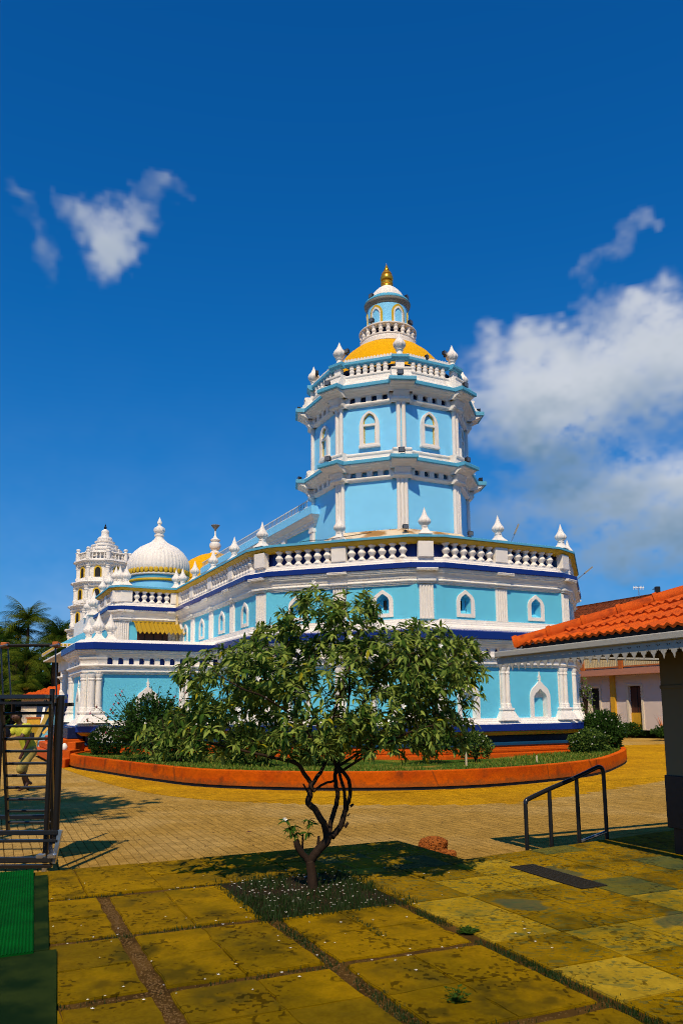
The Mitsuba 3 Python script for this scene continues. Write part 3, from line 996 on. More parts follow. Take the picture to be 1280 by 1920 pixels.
UW_FRAME = mikit.ply(window_mesh(UW_OUT, UW_IN, .045, .02), 'white_paint')
_s = UW_IN * 1.02
_c = UW_IN.mean(0)
_jamb = MB()                       # splayed reveal of the niche
_bk = (UW_IN - _c) * [.86, .86] + _c
_bk[:, 1] = np.maximum(_bk[:, 1], .27)
n_ = len(UW_IN)
for i in range(n_):
    j = (i + 1) % n_
    _jamb.add([[UW_IN[i][0], .0, UW_IN[i][1]], [UW_IN[j][0], .0, UW_IN[j][1]], [_bk[j][0], .30, _bk[j][1]], [_bk[i][0], .30, _bk[i][1]]], [[0, 1, 2, 3]])
UW_NICHE = mikit.ply(_jamb.get(), 'cyan_paint')
UW_BACK = mikit.ply(holed(_bk, [], .02), 'cyan_paint')
UW_DARK = mikit.ply(holed(rect(-.05, .06, .28, .58), [], .02), 'dark_inside')
UW_ROD = mikit.ply(MB().mesh(tube([[.075, .06, .17], [.06, .1, .63]], .008, 5)).get(), 'black_metal')

_l = MB().mesh(window_mesh(LW_OUT, LW_IN, .06, .02))
_l.mesh(prism(np.array([(-.03, 1.22), (-.06, 1.25), (-.03, 1.28), (-.055, 1.33), (-.02, 1.40), (0, 1.52), (.02, 1.40), (.055, 1.33), (.03, 1.28), (.06, 1.25), (.03, 1.22)]), -.05, 0), np.array([[1, 0, 0, 0], [0, 0, 1, 0], [0, 1, 0, 0], [0, 0, 0, 1.0]]))
_l.mesh(box(-.028, .028, -.05, 0, 1.16, 1.235))
LW_FRAME = mikit.ply(_l.get(), 'white_paint')
_lj = MB()
for i in range(len(LW_IN)):
    j = (i + 1) % len(LW_IN)
    _lj.add([[LW_IN[i][0], .0, LW_IN[i][1]], [LW_IN[j][0], .0, LW_IN[j][1]], [LW_IN[j][0] * .97, .17, LW_IN[j][1]], [LW_IN[i][0] * .97, .17, LW_IN[i][1]]], [[0, 1, 2, 3]])
LW_NICHE = mikit.ply(_lj.get(), 'white_paint')
LW_BACK = mikit.ply(MB().mesh(holed(rect(-.3, .3, 0, .66), [], .02)).get(), 'cyan_paint')
LW_TYMP = mikit.ply(MB().mesh(holed(rect(-.3, .3, .66, .98), [], .04)).get(), 'white_paint')
LW_SILL = mikit.ply(box(-.31, .31, -.075, .165, -.02, .025), 'white_paint')


def place_window(p0, p1, s, low, dark=0):
    z = 1.475 if low else 4.705
    M = wall_tf(p0, p1, s, 0, z)
    k = part(temple, 'window', moved(LW_FRAME if low else UW_FRAME, M))
    part(k, 'reveal', moved(LW_NICHE if low else UW_NICHE, M))
    if low:
        part(k, 'back', moved(LW_BACK, wall_tf(p0, p1, s, -.17, z)))
        part(k, 'tympanum', moved(LW_TYMP, wall_tf(p0, p1, s, -.145, z)))
        part(k, 'sill', moved(LW_SILL, M))
    else:
        part(k, 'back', moved(UW_BACK, wall_tf(p0, p1, s, -.30, z)))
        if dark:
            part(k, 'gap', moved(UW_DARK, wall_tf(p0, p1, s, -.27, z)))
            part(k, 'rod', moved(UW_ROD, M))
    return k


walls_up, walls_low = MB(), MB()


def chamf(path, hws, i):
    w = hws.get(i)
    if not w:
        return 0.0
    p = path[i]
    e1 = (p - path[i - 1]) / np.linalg.norm(p - path[i - 1])
    e2 = (path[i + 1] - p) / np.linalg.norm(path[i + 1] - p)
    return w / math.sqrt((1 + e1 @ e2) / 2)


def wall_run(mb, p0, p1, z0, z1, holes, c0=0.0, c1=0.0):
    L = np.linalg.norm(p1 - p0)
    m = holed(rect(c0, L - c1, z0, z1), holes, .24)
    mb.mesh(on_wall(m, p0, p1))
    if c1:
        d = (p1 - p0) / L
        nx = next(q for a, q in list(zip(UP, UP[1:])) + list(zip(LOW, LOW[1:])) if a is p1 or np.allclose(a, p1))
        a, b = p1 - d * c1, p1 + (nx - p1) / np.linalg.norm(nx - p1) * c1
        mb.mesh(on_wall(holed(rect(0, np.linalg.norm(b - a), z0, z1), [], .05), a, b))


def shift(o, s, z):
    return np.asarray(o) + [s, z]


# edges of the path: (index, windows at, low)
for i in range(len(UP) - 1):
    p0, p1 = UP[i], UP[i + 1]
    L = np.linalg.norm(p1 - p0)
    if i == 4:
        spots = [L + (t - 2.9) for t in (1.55, -1.08, -3.74, -6.25)]
    elif i in (5, 6, 7):
        spots = [L * .25, L * .75]
    else:
        spots = []
    wall_run(walls_up, p0, p1, 4.60, 5.73, [shift(UW_IN, s, 4.705) for s in spots], chamf(UP, UHW, i), chamf(UP, UHW, i + 1))
    for k, s in enumerate(spots):
        place_window(p0, p1, s, False, dark=(i == 5 and k == 1) or (i == 6 and k == 0))
for i in range(len(LOW) - 1):
    p0, p1 = LOW[i], LOW[i + 1]
    L = np.linalg.norm(p1 - p0)
    spots = {2: [L - 1.9], 3: [L * .44], 4: [L * .5], 5: [L * .25, L * .75], 6: [L * .25, L * .75], 7: [L * .25, L * .75]}.get(i, [])
    wall_run(walls_low, p0, p1, 1.46, 3.13, [shift(LW_IN, s, 1.475) for s in spots], chamf(LOW, LHW, i), chamf(LOW, LHW, i + 1))
    for s in spots:
        place_window(p0, p1, s, True)
tp('upper_wall', walls_up.get(), 'cyan_paint')
tp('lower_wall', walls_low.get(), 'cyan_paint')

# the row of arched slots below the middle navy band
_sl = arch_pts(.19, .238, .16, n=5)
for i in range(2, 8):
    p0, p1 = LOW[i], LOW[i + 1]
    L = np.linalg.norm(p1 - p0)
    n = int((L - 1.1) / .345)
    hs = [shift(_sl, .55 + (L - 1.1) * (k + .5) / n, 3.475) for k in range(n) if not (i in (5, 6, 7) and abs(.55 + (L - 1.1) * (k + .5) / n - L / 2) < .26)]
    tp('slot_panel', on_wall(holed(rect(.3 if i != 2 else .0, L - .3, 3.465, 3.722), hs, .13), p0, p1, .17), 'white_paint')
    for c in (.0, 1.0):
        pass
_blk = MB()
for k, (o, z0, z1) in enumerate(((.215, 3.46, 3.72), (.25, 3.60, 3.72), (.29, 3.68, 3.73))):
    _blk.mesh(band(LOW, [(.0, z1), (o, z1), (o - .012, z0), (.0, z0)], LBHW)) if False else None
for i in (2, 3, 5, 6, 7, 8):
    P = ring(LOW, .0, LBHW)
# corner blocks closing the slot row
_cb = MB()
for idx in (3, 5, 6, 7, 8):
    e1 = (LOW[idx] - LOW[idx - 1]) / np.linalg.norm(LOW[idx] - LOW[idx - 1])
    e2 = (LOW[idx + 1] - LOW[idx]) / np.linalg.norm(LOW[idx + 1] - LOW[idx])
    sub = [LOW[idx] - e1 * .62, LOW[idx], LOW[idx] + e2 * .62]
    tp('corner_block', band(sub, [(.0, 3.725), (.29, 3.725), (.27, 3.66), (.235, 3.60), (.215, 3.52), (.215, 3.465)], {1: LBHW[idx]}), 'white_paint')

# ------------------------------------------------------------------ pilasters
_mb = MB()
PW = .46
for k in range(5):
    x = -PW / 2 + PW * (k + .5) / 5
    a = np.linspace(0, PI, 7)
    q = np.stack([x + PW / 10 * .92 * np.cos(a), -.03 - .048 * np.sin(a)], 1)
    _mb.mesh(prism(np.vstack([q, [[x - PW / 10, 0.0], [x + PW / 10, 0.0]]])[::-1], 4.62, 5.70))
_mb.mesh(box(-PW / 2, PW / 2, -.03, .01, 4.615, 5.72))
UPIL = mikit.ply(_mb.get(), 'white_paint', smooth=35)
_mb = MB()
_mb.mesh(box(-.30, .30, -.19, .02, 5.80, 5.868, .01)).mesh(box(-.26, .26, -.13, .02, 5.735, 5.80, .012))
_mb.mesh(box(-.34, .34, -.345, .02, 6.128, 6.168, .008)).mesh(box(-.34, .34, -.36, .02, 6.166, 6.203, .008))
UCAP = mikit.ply(_mb.get(), 'white_paint')


def engaged_column(z0, z1, r):
    """A round half column with cushion capital and stepped foot, wall plane at y = 0."""
    H = z1 - z0
    prof = [(r * 1.5, 0), (r * 1.5, .05), (r * 1.3, .07), (r * 1.38, .10), (r * 1.3, .13), (r * 1.05, .15), (r, .2), (r * .98, H * .5), (r * .92, H - .24), (r * 1.1, H - .22), (r * 1.18, H - .19), (r * 1.08, H - .165), (r * .95, H - .15),
            (r * 1.1, H - .11), (r * 1.3, H - .05), (r * 1.3, H)]
    v, f = lathe(prof, 18)
    v[:, 2] += z0
    return v, f


_mb = MB()
for x in (-.088, .088):
    _mb.mesh(engaged_column(1.80, 3.125, .078), tf((x, -.06, 0)))
_mb.mesh(box(-.25, .25, -.20, .02, 1.72, 1.80, .015)).mesh(box(-.23, .23, -.175, .02, 1.68, 1.72))
_v, _f = box(-.40, .40, -.30, .02, 1.40, 1.68)
_v = _v.copy()
_v[_v[:, 2] > 1.6, 0] *= .62
_v[(_v[:, 2] > 1.6) & (_v[:, 1] < 0), 1] = -.18
_mb.mesh((_v, _f))
_mb.mesh(box(-.19, .19, -.02, .01, 1.7, 3.12))
LPIL = mikit.ply(_mb.get(), 'white_paint', smooth=35)


def corner_line(path, idx, hw):
    """The flat corner face of the plan: its two ends."""
    p = path[idx]
    e1 = (p - path[idx - 1]) / np.linalg.norm(p - path[idx - 1])
    e2 = (path[idx + 1] - p) / np.linalg.norm(path[idx + 1] - p)
    n1, n2 = np.array([e1[1], -e1[0]]), np.array([e2[1], -e2[0]])
    ch = math.sqrt((1 + n1 @ n2) / 2)
    return p - e1 * hw / ch, p + e2 * hw / ch


def up_pil(p0, p1, s, off=0.0, capital=True):
    k = part(temple, 'pilaster', moved(UPIL, wall_tf(p0, p1, s, off)))
    if capital:
        part(k, 'capital', moved(UCAP, wall_tf(p0, p1, s, off)))


def low_pil(p0, p1, s, off=0.0, w=1.0):
    part(temple, 'column_pair', moved(LPIL, wall_tf(p0, p1, s, off) @ np.diag([w, w, 1, 1.0])))


posts = []      # (point, direction along the wall) of the parapet posts
for idx in (3, 5, 6, 7, 8):
    a, b = corner_line(UP, idx, UHW[idx])
    L = np.linalg.norm(b - a)
    up_pil(a, b, L / 2, .0)
    a2, b2 = corner_line(UP, idx, BHW[idx])
    posts.append((a, b, L / 2, .02))
for t in (.21, -2.40, -5.05, -7.05):
    s = np.linalg.norm(UP[5] - UP[4]) + t - 2.9
    up_pil(UP[4], UP[5], max(s, .2), 0, t > -7)
    posts.append((UP[4], UP[5], max(s, .16), .03))
for i in (5, 6, 7):
    L = np.linalg.norm(UP[i + 1] - UP[i])
    up_pil(UP[i], UP[i + 1], L / 2)
    posts.append((UP[i], UP[i + 1], L / 2, .03))
L3 = np.linalg.norm(UP[4] - UP[3])
up_pil(UP[3], UP[4], .36)
up_pil(UP[3], UP[4], L3 - .30)
posts += [(UP[3], UP[4], .42, .03), (UP[3], UP[4], L3 - .2, .03)]
L2 = np.linalg.norm(UP[3] - UP[2])
posts += [(UP[2], UP[3], L2 - .35, .03), (UP[2], UP[3], .3, .03), (UP[2], UP[3], L2 / 2, .03)]
for i in (5, 6, 7):
    L = np.linalg.norm(LOW[i + 1] - LOW[i])
    low_pil(LOW[i], LOW[i + 1], L / 2)
for idx in (5, 6, 7, 8):
    L1 = np.linalg.norm(LOW[idx] - LOW[idx - 1])
    low_pil(LOW[idx - 1], LOW[idx], L1 - .44)
    low_pil(LOW[idx], LOW[idx + 1], .44)
low_pil(LOW[3], LOW[4], .26, 0, 1.35)
low_pil(LOW[2], LOW[3], np.linalg.norm(LOW[3] - LOW[2]) - .36, 0, 1.2)
low_pil(LOW[2], LOW[3], .5, 0, 1.2)
low_pil(LOW[3], LOW[4], np.linalg.norm(LOW[4] - LOW[3]) * .72)

# ------------------------------------------------------------------ parapet: posts, balusters, finials
POST = mikit.ply(box(-.25, .25, -.115, .12, 6.595, 7.095, .008), 'white_paint')
_prof = [(.135, 0), (.135, .03), (.115, .045), (.066, .10), (.062, .12), (.105, .185), (.138, .235), (.138, .26), (.105, .31), (.066, .375), (.062, .395), (.11, .45), (.135, .465), (.135, .495)]
BALUSTER = mikit.ply(lathe(_prof, 12), 'white_paint', smooth=40)


def bulb(s=1.0, ribs=12, square=True):
    """Bulb finial: flared square foot, neck, ribbed bulb, pointed cone. Height about .92."""
    mb = MB()
    v, f = lathe([(.05, 0), (.235, 0), (.225, .03), (.15, .10), (.10, .17), (.085, .25)], 4)
    rot = tf((0, 0, 0), PI / 4)
    v = v.copy()
    v[:, :2] *= 1.35
    mb.mesh((v, f), rot)
    mb.mesh(lathe([(.09, .235), (.115, .25), (.12, .268), (.115, .285), (.10, .30), (.13, .325), (.185, .37), (.21, .425), (.205, .47), (.17, .525), (.12, .59), (.085, .66), (.055, .75), (.028, .84), (.006, .91)], 48, ribs, .16,
                  lambda z: float(np.clip(1 - abs(z - .43) / .13, 0, 1))))
    v, f = mb.get()
    return v * s, f


FINIAL = mikit.ply(bulb(1.0), 'white_paint', smooth=35)
for (a, b, s, off) in posts:
    M = wall_tf(a, b, s, off)
    k = part(temple, 'parapet_post', moved(POST, M))
    M2 = wall_tf(a, b, s, -.02, 7.325)
    part(temple, 'finial', moved(FINIAL, M2))


def balusters(p0, p1, s0, s1, pitch=.335):
    n = max(1, int(round((s1 - s0) / pitch)))
    for k in range(n):
        s = s0 + (s1 - s0) * (k + .5) / n
        part(temple, 'baluster', moved(BALUSTER, wall_tf(p0, p1, s, .0, 6.60)))


for i in (5, 6, 7):
    L = np.linalg.norm(UP[i + 1] - UP[i])
    balusters(UP[i], UP[i + 1], .58, L / 2 - .25)
    balusters(UP[i], UP[i + 1], L / 2 + .25, L - .58)
LN = np.linalg.norm(UP[5] - UP[4])
_t = [LN + t - 2.9 for t in (-7.2, -5.05, -2.40, .21)]
for a, b in zip([.32] + [x + .25 for x in _t[1:]], [x - .25 for x in _t[1:]] + [LN - .58]):
    balusters(UP[4], UP[5], a, b)
balusters(UP[3], UP[4], .72, L3 - .45)
balusters(UP[2], UP[3], .6, L2 / 2 - .25)
balusters(UP[2], UP[3], L2 / 2 + .25, L2 - .62)

# finials on the corner of the low wing
for o, t, s in ((11.45, -1.75, 1.12), (11.0, -1.9, 1.12), (11.62, -2.9, 1.05)):
    part(temple, 'finial', moved(FINIAL, tf(NP(o, t, 4.36), math.atan2(NT[1], NT[0]), s)))

# ------------------------------------------------------------------ nave clerestory behind the tower
CO = 3.05
_p = [NP(CO, -16.5), NP(CO, -1.05), NP(-CO, -1.05), NP(-CO, -16.5)]
tp('clerestory_wall', band(_p, [(0, 9.40), (0, 6.5)]), 'cyan_paint')
tp('clerestory_cornice', band(_p, [(.34, 9.72), (.30, 9.66), (.22, 9.58), (.14, 9.52), (.14, 9.46), (.08, 9.42), (.08, 9.34), (0, 9.33)]), 'white_paint')
tp('clerestory_fascia', band(_p, [(-.3, 10.08), (.30, 10.08), (.36, 10.06), (.36, 9.72), (.2, 9.715)]), 'sky_paint')
tp('clerestory_roof', cap(np.array(_p), 10.07), 'ledge_blue')
up_ = MB().mesh(box(-.16, .16, -.10, .02, 6.6, 9.36)).mesh(box(-.21, .21, -.15, .02, 9.05, 9.14)).mesh(box(-.19, .19, -.13, .02, 9.14, 9.36)).get()
for s in (15.25, 12.2, 9.2):
    part(temple, 'clerestory_pilaster', mikit.ply(MB().mesh(up_, wall_tf(_p[0], _p[1], s)).get(), 'white_paint'))
rail = part(temple, 'roof_railing', mikit.ply(MB().mesh(beam(NP(CO + .25, -16.5, 10.40), NP(CO + .25, -1.3, 10.40), .04)).mesh(beam(NP(CO + .25, -16.5, 10.14), NP(CO + .25, -1.3, 10.14), .03)).get(), 'white_paint'))
_bar = mikit.ply(tube([[0, 0, 10.08], [0, 0, 10.40]], .014, 5), 'grey_wall')
for k in range(95):
    part(rail, 'bar', moved(_bar, tf(np.append(NP(CO + .25, -16.4 + k * .16), 0))))

# golden dome further back on the nave
t_ = -24.7
gd = tp('golden_dome', MB().mesh(lathe([(2.7, 8.2), (2.7, 10.6), (2.75, 10.65), (2.65, 10.9), (2.5, 11.3), (2.2, 11.75), (1.75, 12.15), (1.1, 12.5), (.5, 12.68), (.2, 12.75)], 40), tf(NP(0, t_, 0))).get(), 'gold_dome', 40)
part(gd, 'crown', mikit.ply(MB().mesh(lathe([(.34, 12.55), (.34, 12.8), (.2, 12.9), (.34, 13.05), (.42, 13.25), (.36, 13.45), (.2, 13.55), (.32, 13.6), (.36, 13.68), (.14, 13.85), (.07, 14.0), (.05, 14.5)], 24), tf(NP(0, t_, 0))).get(), 'white_paint', smooth=40))
part(gd, 'funnel', mikit.ply(MB().mesh(lathe([(.05, 14.3), (.07, 14.5), (.25, 14.72), (.32, 14.8), (.30, 14.82)], 16), tf(NP(0, t_, -.05))).get(), 'grey_wall', smooth=40))

# white ribbed dome over the left wing
DC = NP(7.5, -9.55)
dm = part(temple, 'ribbed_dome', mikit.ply(MB().mesh(lathe([(1.40, 8.33), (1.47, 8.45), (1.49, 8.62), (1.46, 8.85), (1.36, 9.10), (1.18, 9.35), (.92, 9.58), (.62, 9.74), (.40, 9.87), (.29, 9.98)], 192, 48, .022), tf((*DC, .0))).get(), 'white_paint', smooth=30), 'white ribbed dome over the left wing')
part(dm, 'drum', mikit.ply(MB().mesh(lathe([(1.36, 6.5), (1.36, 7.8)], 48), tf((*DC, 0))).get(), 'sky_paint', smooth=30))
part(dm, 'yellow_ring', mikit.ply(MB().mesh(lathe([(1.36, 7.8), (1.43, 7.82), (1.45, 7.87), (1.43, 7.92), (1.36, 7.94)], 48), tf((*DC, 0))).get(), 'yellow_trim', smooth=30))
part(dm, 'upper_drum', mikit.ply(MB().mesh(lathe([(1.37, 7.94), (1.38, 8.1)], 48), tf((*DC, 0))).get(), 'ledge_blue', smooth=30))
part(dm, 'white_ring', mikit.ply(MB().mesh(lathe([(1.38, 8.1), (1.46, 8.12), (1.47, 8.17), (1.42, 8.2)], 48), tf((*DC, 0))).get(), 'white_paint', smooth=30))
part(dm, 'finial', mikit.ply(MB().mesh(lathe([(.32, 9.9), (.25, 10.02), (.20, 10.1), (.20, 10.17), (.24, 10.19), (.24, 10.25), (.16, 10.29), (.25, 10.38), (.29, 10.48), (.26, 10.58), (.15, 10.66), (.085, 10.7), (.08, 10.78), (.12, 10.82), (.12, 10.88), (.07, 10.98), (.01, 11.14)], 32, 8, .1, lambda z: 1.0 if 10.4 < z < 10.7 else 0.0), tf((*DC, 0))).get(), 'white_paint', smooth=35))
_v, _f = lathe([(.001, -.13), (.07, -.12), (.105, -.06), (.11, .02), (.085, .08), (.001, .1)], 10)
_v = _v * [.9, .35, 1.15]
PETAL = mikit.ply((_v, _f), 'yellow_trim', smooth=True)
for k in range(40):
    a = k * 2 * PI / 40
    M = tf((DC[0] + 1.455 * math.cos(a), DC[1] + 1.455 * math.sin(a), 8.33), a + PI / 2)
    part(dm, 'petal', moved(PETAL, M))

# corrugated awning on the left wing wall
aw = MB()
n = 78
L = 2.5
for k in range(n):
    s0, s1 = .75 + L * k / n, .75 + L * (k + 1) / n
    w0, w1 = .05 * math.sin(k * PI / 3.0 + .5), .05 * math.sin((k + 1) * PI / 3.0 + .5)
    q = []
    for s, w, o, z in ((s0, w0, .12, 5.72), (s1, w1, .12, 5.72), (s1, w1, .95, 5.16), (s0, w0, .95, 5.16)):
        p = UP[3] + (UP[4] - UP[3]) / L3 * s
        nn = np.array([(UP[4] - UP[3])[1], -(UP[4] - UP[3])[0]]) / L3
        q.append([*(p + nn * o), z + w])
    aw.add(q, [[0, 1, 2, 3]])
aws = part(temple, 'awning', mikit.ply(aw.get(), 'yellow_sheet', smooth=60), 'yellow corrugated sheet awning over a dark opening')
part(aws, 'opening', mikit.ply(on_wall(box(.95, 3.0, 0, .02, 4.5, 5.35), UP[3], UP[4], .02), 'brown_wood'))
part(aws, 'ridge_strip', mikit.ply(on_wall(box(.7, 3.3, -.06, .06, 5.70, 5.76), UP[3], UP[4], .10), 'yellow_sheet'))
for s in (1.25, 1.65, 2.05, 2.45):
    part(aws, 'mullion', mikit.ply(on_wall(box(s, s + .05, -.02, .0, 4.5, 5.35), UP[3], UP[4], .04), 'dark_inside'))
# cream drain pipe in the inner corner
pp = UP[4] + (NN + nface(1)) * .16
part(temple, 'drain_pipe', mikit.ply(tube([[*pp, 7.05], [*pp, 4.36]], .075, 10), 'cream_pipe', smooth=40))
# ------------------------------------------------------------------ the eight sided tower
TC = CEN + np.array([-.05, 0])
RT = 3.246


def tcorner(k, R):
    a = PSI + k * Q8
    return TC + R * np.array([math.sin(a), -math.cos(a)])


TOW = [tcorner(k, RT) for k in range(8)]
TOP = [tcorner(k, RT + .0) for k in range(8)]
tower = part(temple, 'tower', mikit.ply(band(TOW, [(0, 13.50), (0, 8.2)], closed=True), 'sky_paint'), 'eight sided sky blue tower with white cornices')


def w8(w):
    return {i: w for i in range(8)}


def tw(name, prof, w, pf, mat, label=None):
    return part(tower, name, mikit.ply(band(TOW, prof, w8(w), pf, True), mat), label)


def storey_cornice(z0, dz):
    """The projecting ledge: bead, slots, mouldings, blue edge, white pedestal course. z0 is its foot."""
    z = lambda v: z0 + v * dz
    tw('bead', [(-.02, z(0)), (.07, z(.0)), (.09, z(.04)), (.15, z(.07)), (.17, z(.12)), (.15, z(.17)), (.10, z(.185)), (.02, z(.19))], .36, .20, 'white_paint')
    tw('slot_back', [(-.0, z(.48)), (-.0, z(.15))], .30, 0.001, 'navy_dark')
    tw('moulding', [(.10, z(.40)), (.17, z(.42)), (.19, z(.46)), (.25, z(.49)), (.28, z(.53)), (.36, z(.555)), (.40, z(.60)), (.47, z(.62)), (.50, z(.655)), (.50, z(.685))], .46, .30, 'white_paint')
    tw('ledge', [(.2, z(.68)), (.53, z(.685)), (.555, z(.70)), (.555, z(.83)), (.54, z(.85)), (.05, z(.87))], .52, .36, 'ledge_blue')
    # corner blocks between the slots
    for k in range(8):
        e1 = (TOW[k] - TOW[k - 1]) / np.linalg.norm(TOW[k] - TOW[k - 1])
        e2 = (TOW[(k + 1) % 8] - TOW[k]) / np.linalg.norm(TOW[(k + 1) % 8] - TOW[k])
        sub = [TOW[k] - e1 * .36, TOW[k], TOW[k] + e2 * .36]
        part(tower, 'corner_block', mikit.ply(band(sub, [(.08, z(.42)), (.17, z(.41)), (.14, z(.33)), (.09, z(.24)), (.06, z(.15))], {1: .30}, .26), 'white_paint'))
        # the plate with arched slots
        L = np.linalg.norm(TOW[(k + 1) % 8] - TOW[k])
        hs = [shift(arch_pts(.225, .275 * dz, .17 * dz, n=5), L / 2 + (q - 1.5) * .435, z(.165)) for q in range(4)]
        part(tower, 'slot_plate', mikit.ply(on_wall(holed(rect(.3, L - .3, z(.15), z(.46)), hs, .13), TOW[k], TOW[(k + 1) % 8], .155), 'white_paint'))


storey_cornice(10.46, .865)
storey_cornice(13.47, .92)
# white pedestal courses above each ledge
tw('pedestal', [(.05, 11.62), (.10, 11.60), (.14, 11.565), (.14, 11.52), (.09, 11.49), (.09, 11.36), (.16, 11.33), (.16, 11.29), (.24, 11.26), (.24, 11.19)], .36, .30, 'white_paint')
tw('parapet_base', [(-.1, 14.80), (.16, 14.79), (.20, 14.76), (.20, 14.71), (.16, 14.68), (.19, 14.50), (.26, 14.45), (.28, 14.36), (.34, 14.33), (.34, 14.25)], .38, .32, 'white_paint')
tw('parapet_rail', [(-.08, 15.365), (.17, 15.36), (.20, 15.345), (.20, 15.24), (.16, 15.215), (.12, 15.16), (.08, 15.15), (-.05, 15.145)], .34, .18, 'ledge_blue', 'blue rail over the small balusters')
tw('parapet_inner', [(-.22, 15.2), (-.22, 14.7)], .2, None, 'navy_dark')
# scalloped crest on the rail
_sc = MB()
for k in range(8):
    p0, p1 = TOW[k], TOW[(k + 1) % 8]
    L = np.linalg.norm(p1 - p0)
    n = 15
    w = (L - .5) / n
    for q in range(n):
        s = .25 + w * q
        pts = [(s + .004, 15.35)] + [(s + w - .004, 15.35)] + [(s + w / 2 + w * .46 * math.cos(t), 15.42 + .085 * math.sin(t)) for t in np.linspace(0, PI, 7)]
        _sc.mesh(on_wall(holed(np.array(pts), [], .05), p0, p1, .12))
part(tower, 'scalloped_crest', mikit.ply(_sc.get(), 'white_paint'), kind='stuff')
TPOST = mikit.ply(box(-.17, .17, -.10, .10, 14.79, 15.16, .01), 'white_paint')
TFIN = mikit.ply(MB().mesh(lathe([(.20, 0), (.17, .05), (.13, .10), (.105, .2), (.13, .24), (.155, .26), (.13, .28), (.12, .30), (.19, .36), (.245, .44), (.255, .50), (.235, .57), (.19, .63), (.12, .72), (.07, .82), (.012, .98)], 40, 10, .13,
                       lambda z: float(np.clip(1 - abs(z - .49) / .17, 0, 1)))).get(), 'white_paint', smooth=35)
TBAL = mikit.ply(lathe([(.105, 0), (.10, .05), (.085, .08), (.10, .12), (.115, .165), (.10, .205), (.085, .22), (.10, .26), (.105, .30), (.09, .325), (.08, .34), (.10, .355), (.105, .375)], 8), 'white_paint', smooth=40)
_mb = MB()
for x in (-.10, .10):
    _mb.mesh(lathe([(.10, 11.60), (.10, 11.66), (.085, 11.70), (.083, 13.36), (.10, 13.40), (.11, 13.5)], 14), tf((x, -.06, 0)))
TPIL_U = mikit.ply(_mb.get(), 'white_paint', smooth=40)
_mb = MB()
for x in (-.145, 0, .145):
    _mb.mesh(lathe([(.075, 8.2), (.072, 10.38), (.085, 10.42), (.085, 10.5)], 12), tf((x, -.05, 0)))
_mb.mesh(box(-.2, .2, -.045, .01, 8.2, 10.48))
TPIL_L = mikit.ply(_mb.get(), 'white_paint', smooth=40)
# blind window: one for each face
W_OUT = arch_pts(.80, 1.40, .82, tip=.08, n=11)
TY = arch_pts(.50, .40, .02, tip=.05, n=9)
_fr = holed(W_OUT, [rect(-.235, .235, .16, .86), TY + [0, .94]], .13)
_v = _fr[0].copy()
_v[:, 1] -= .11
TW_FRAME = mikit.ply(MB().mesh((_v, _fr[1])).mesh(box(-.43, .43, -.14, .01, 0.0, .10, .01)).get(), 'white_paint')
_mb = MB()
for x0, x1, y0, y1 in ((-.235, -.20, .16, .86), (.20, .235, .16, .86)):
    _mb.mesh(box(x0, x1, -.035, .0, y0, y1))
TW_REV = mikit.ply(_mb.get(), 'yellow_trim')
_ln = MB()
for sgn in (-1, 1):
    pass
_tyo, _tyi = TY + [0, .94], TY * [.86, .84] + [0, .965]
_m = holed(_tyo, [_tyi], .03)
_v = _m[0].copy()
_v[:, 1] -= .03
TW_TY = mikit.ply((_v, _m[1]), 'yellow_trim')
for k in range(8):
    p0, p1 = TOW[k], TOW[(k + 1) % 8]
    L = np.linalg.norm(p1 - p0)
    w = part(tower, 'blind_window', moved(TW_FRAME, wall_tf(p0, p1, L / 2, 0, 11.80)))
    a, b = corner_line(TOW[-2:] + TOW + TOW[:2], k + 2, .22)
    Lc = np.linalg.norm(b - a)
    part(tower, 'upper_pilaster', moved(TPIL_U, wall_tf(a, b, Lc / 2, .05)))
    part(tower, 'lower_pilaster', moved(TPIL_L, wall_tf(a, b, Lc / 2, .05)))
    part(tower, 'post', moved(TPOST, wall_tf(a, b, Lc / 2, .10)))
    part(tower, 'finial', moved(TFIN, wall_tf(a, b, Lc / 2, .06, 15.35)))
    n = 6
    for q in range(n):
        part(tower, 'small_baluster', moved(TBAL, wall_tf(p0, p1, .42 + (L - .84) * (q + .5) / n, .06, 14.785)))
# thin yellow reveals of the blind windows, one mesh per face
for k in range(8):
    p0, p1 = TOW[k], TOW[(k + 1) % 8]
    L = np.linalg.norm(p1 - p0)
    part(tower, 'yellow_reveal', moved(TW_REV, wall_tf(p0, p1, L / 2, 0, 11.80)))
    part(tower, 'yellow_arch', moved(TW_TY, wall_tf(p0, p1, L / 2, 0, 11.80)))


def tl(name, prof, mat, n=48, label=None, smooth=35):
    v, f = lathe(prof, n)
    return part(tower, name, mikit.ply((v + [TC[0], TC[1], 0], f), mat, smooth=smooth), label)


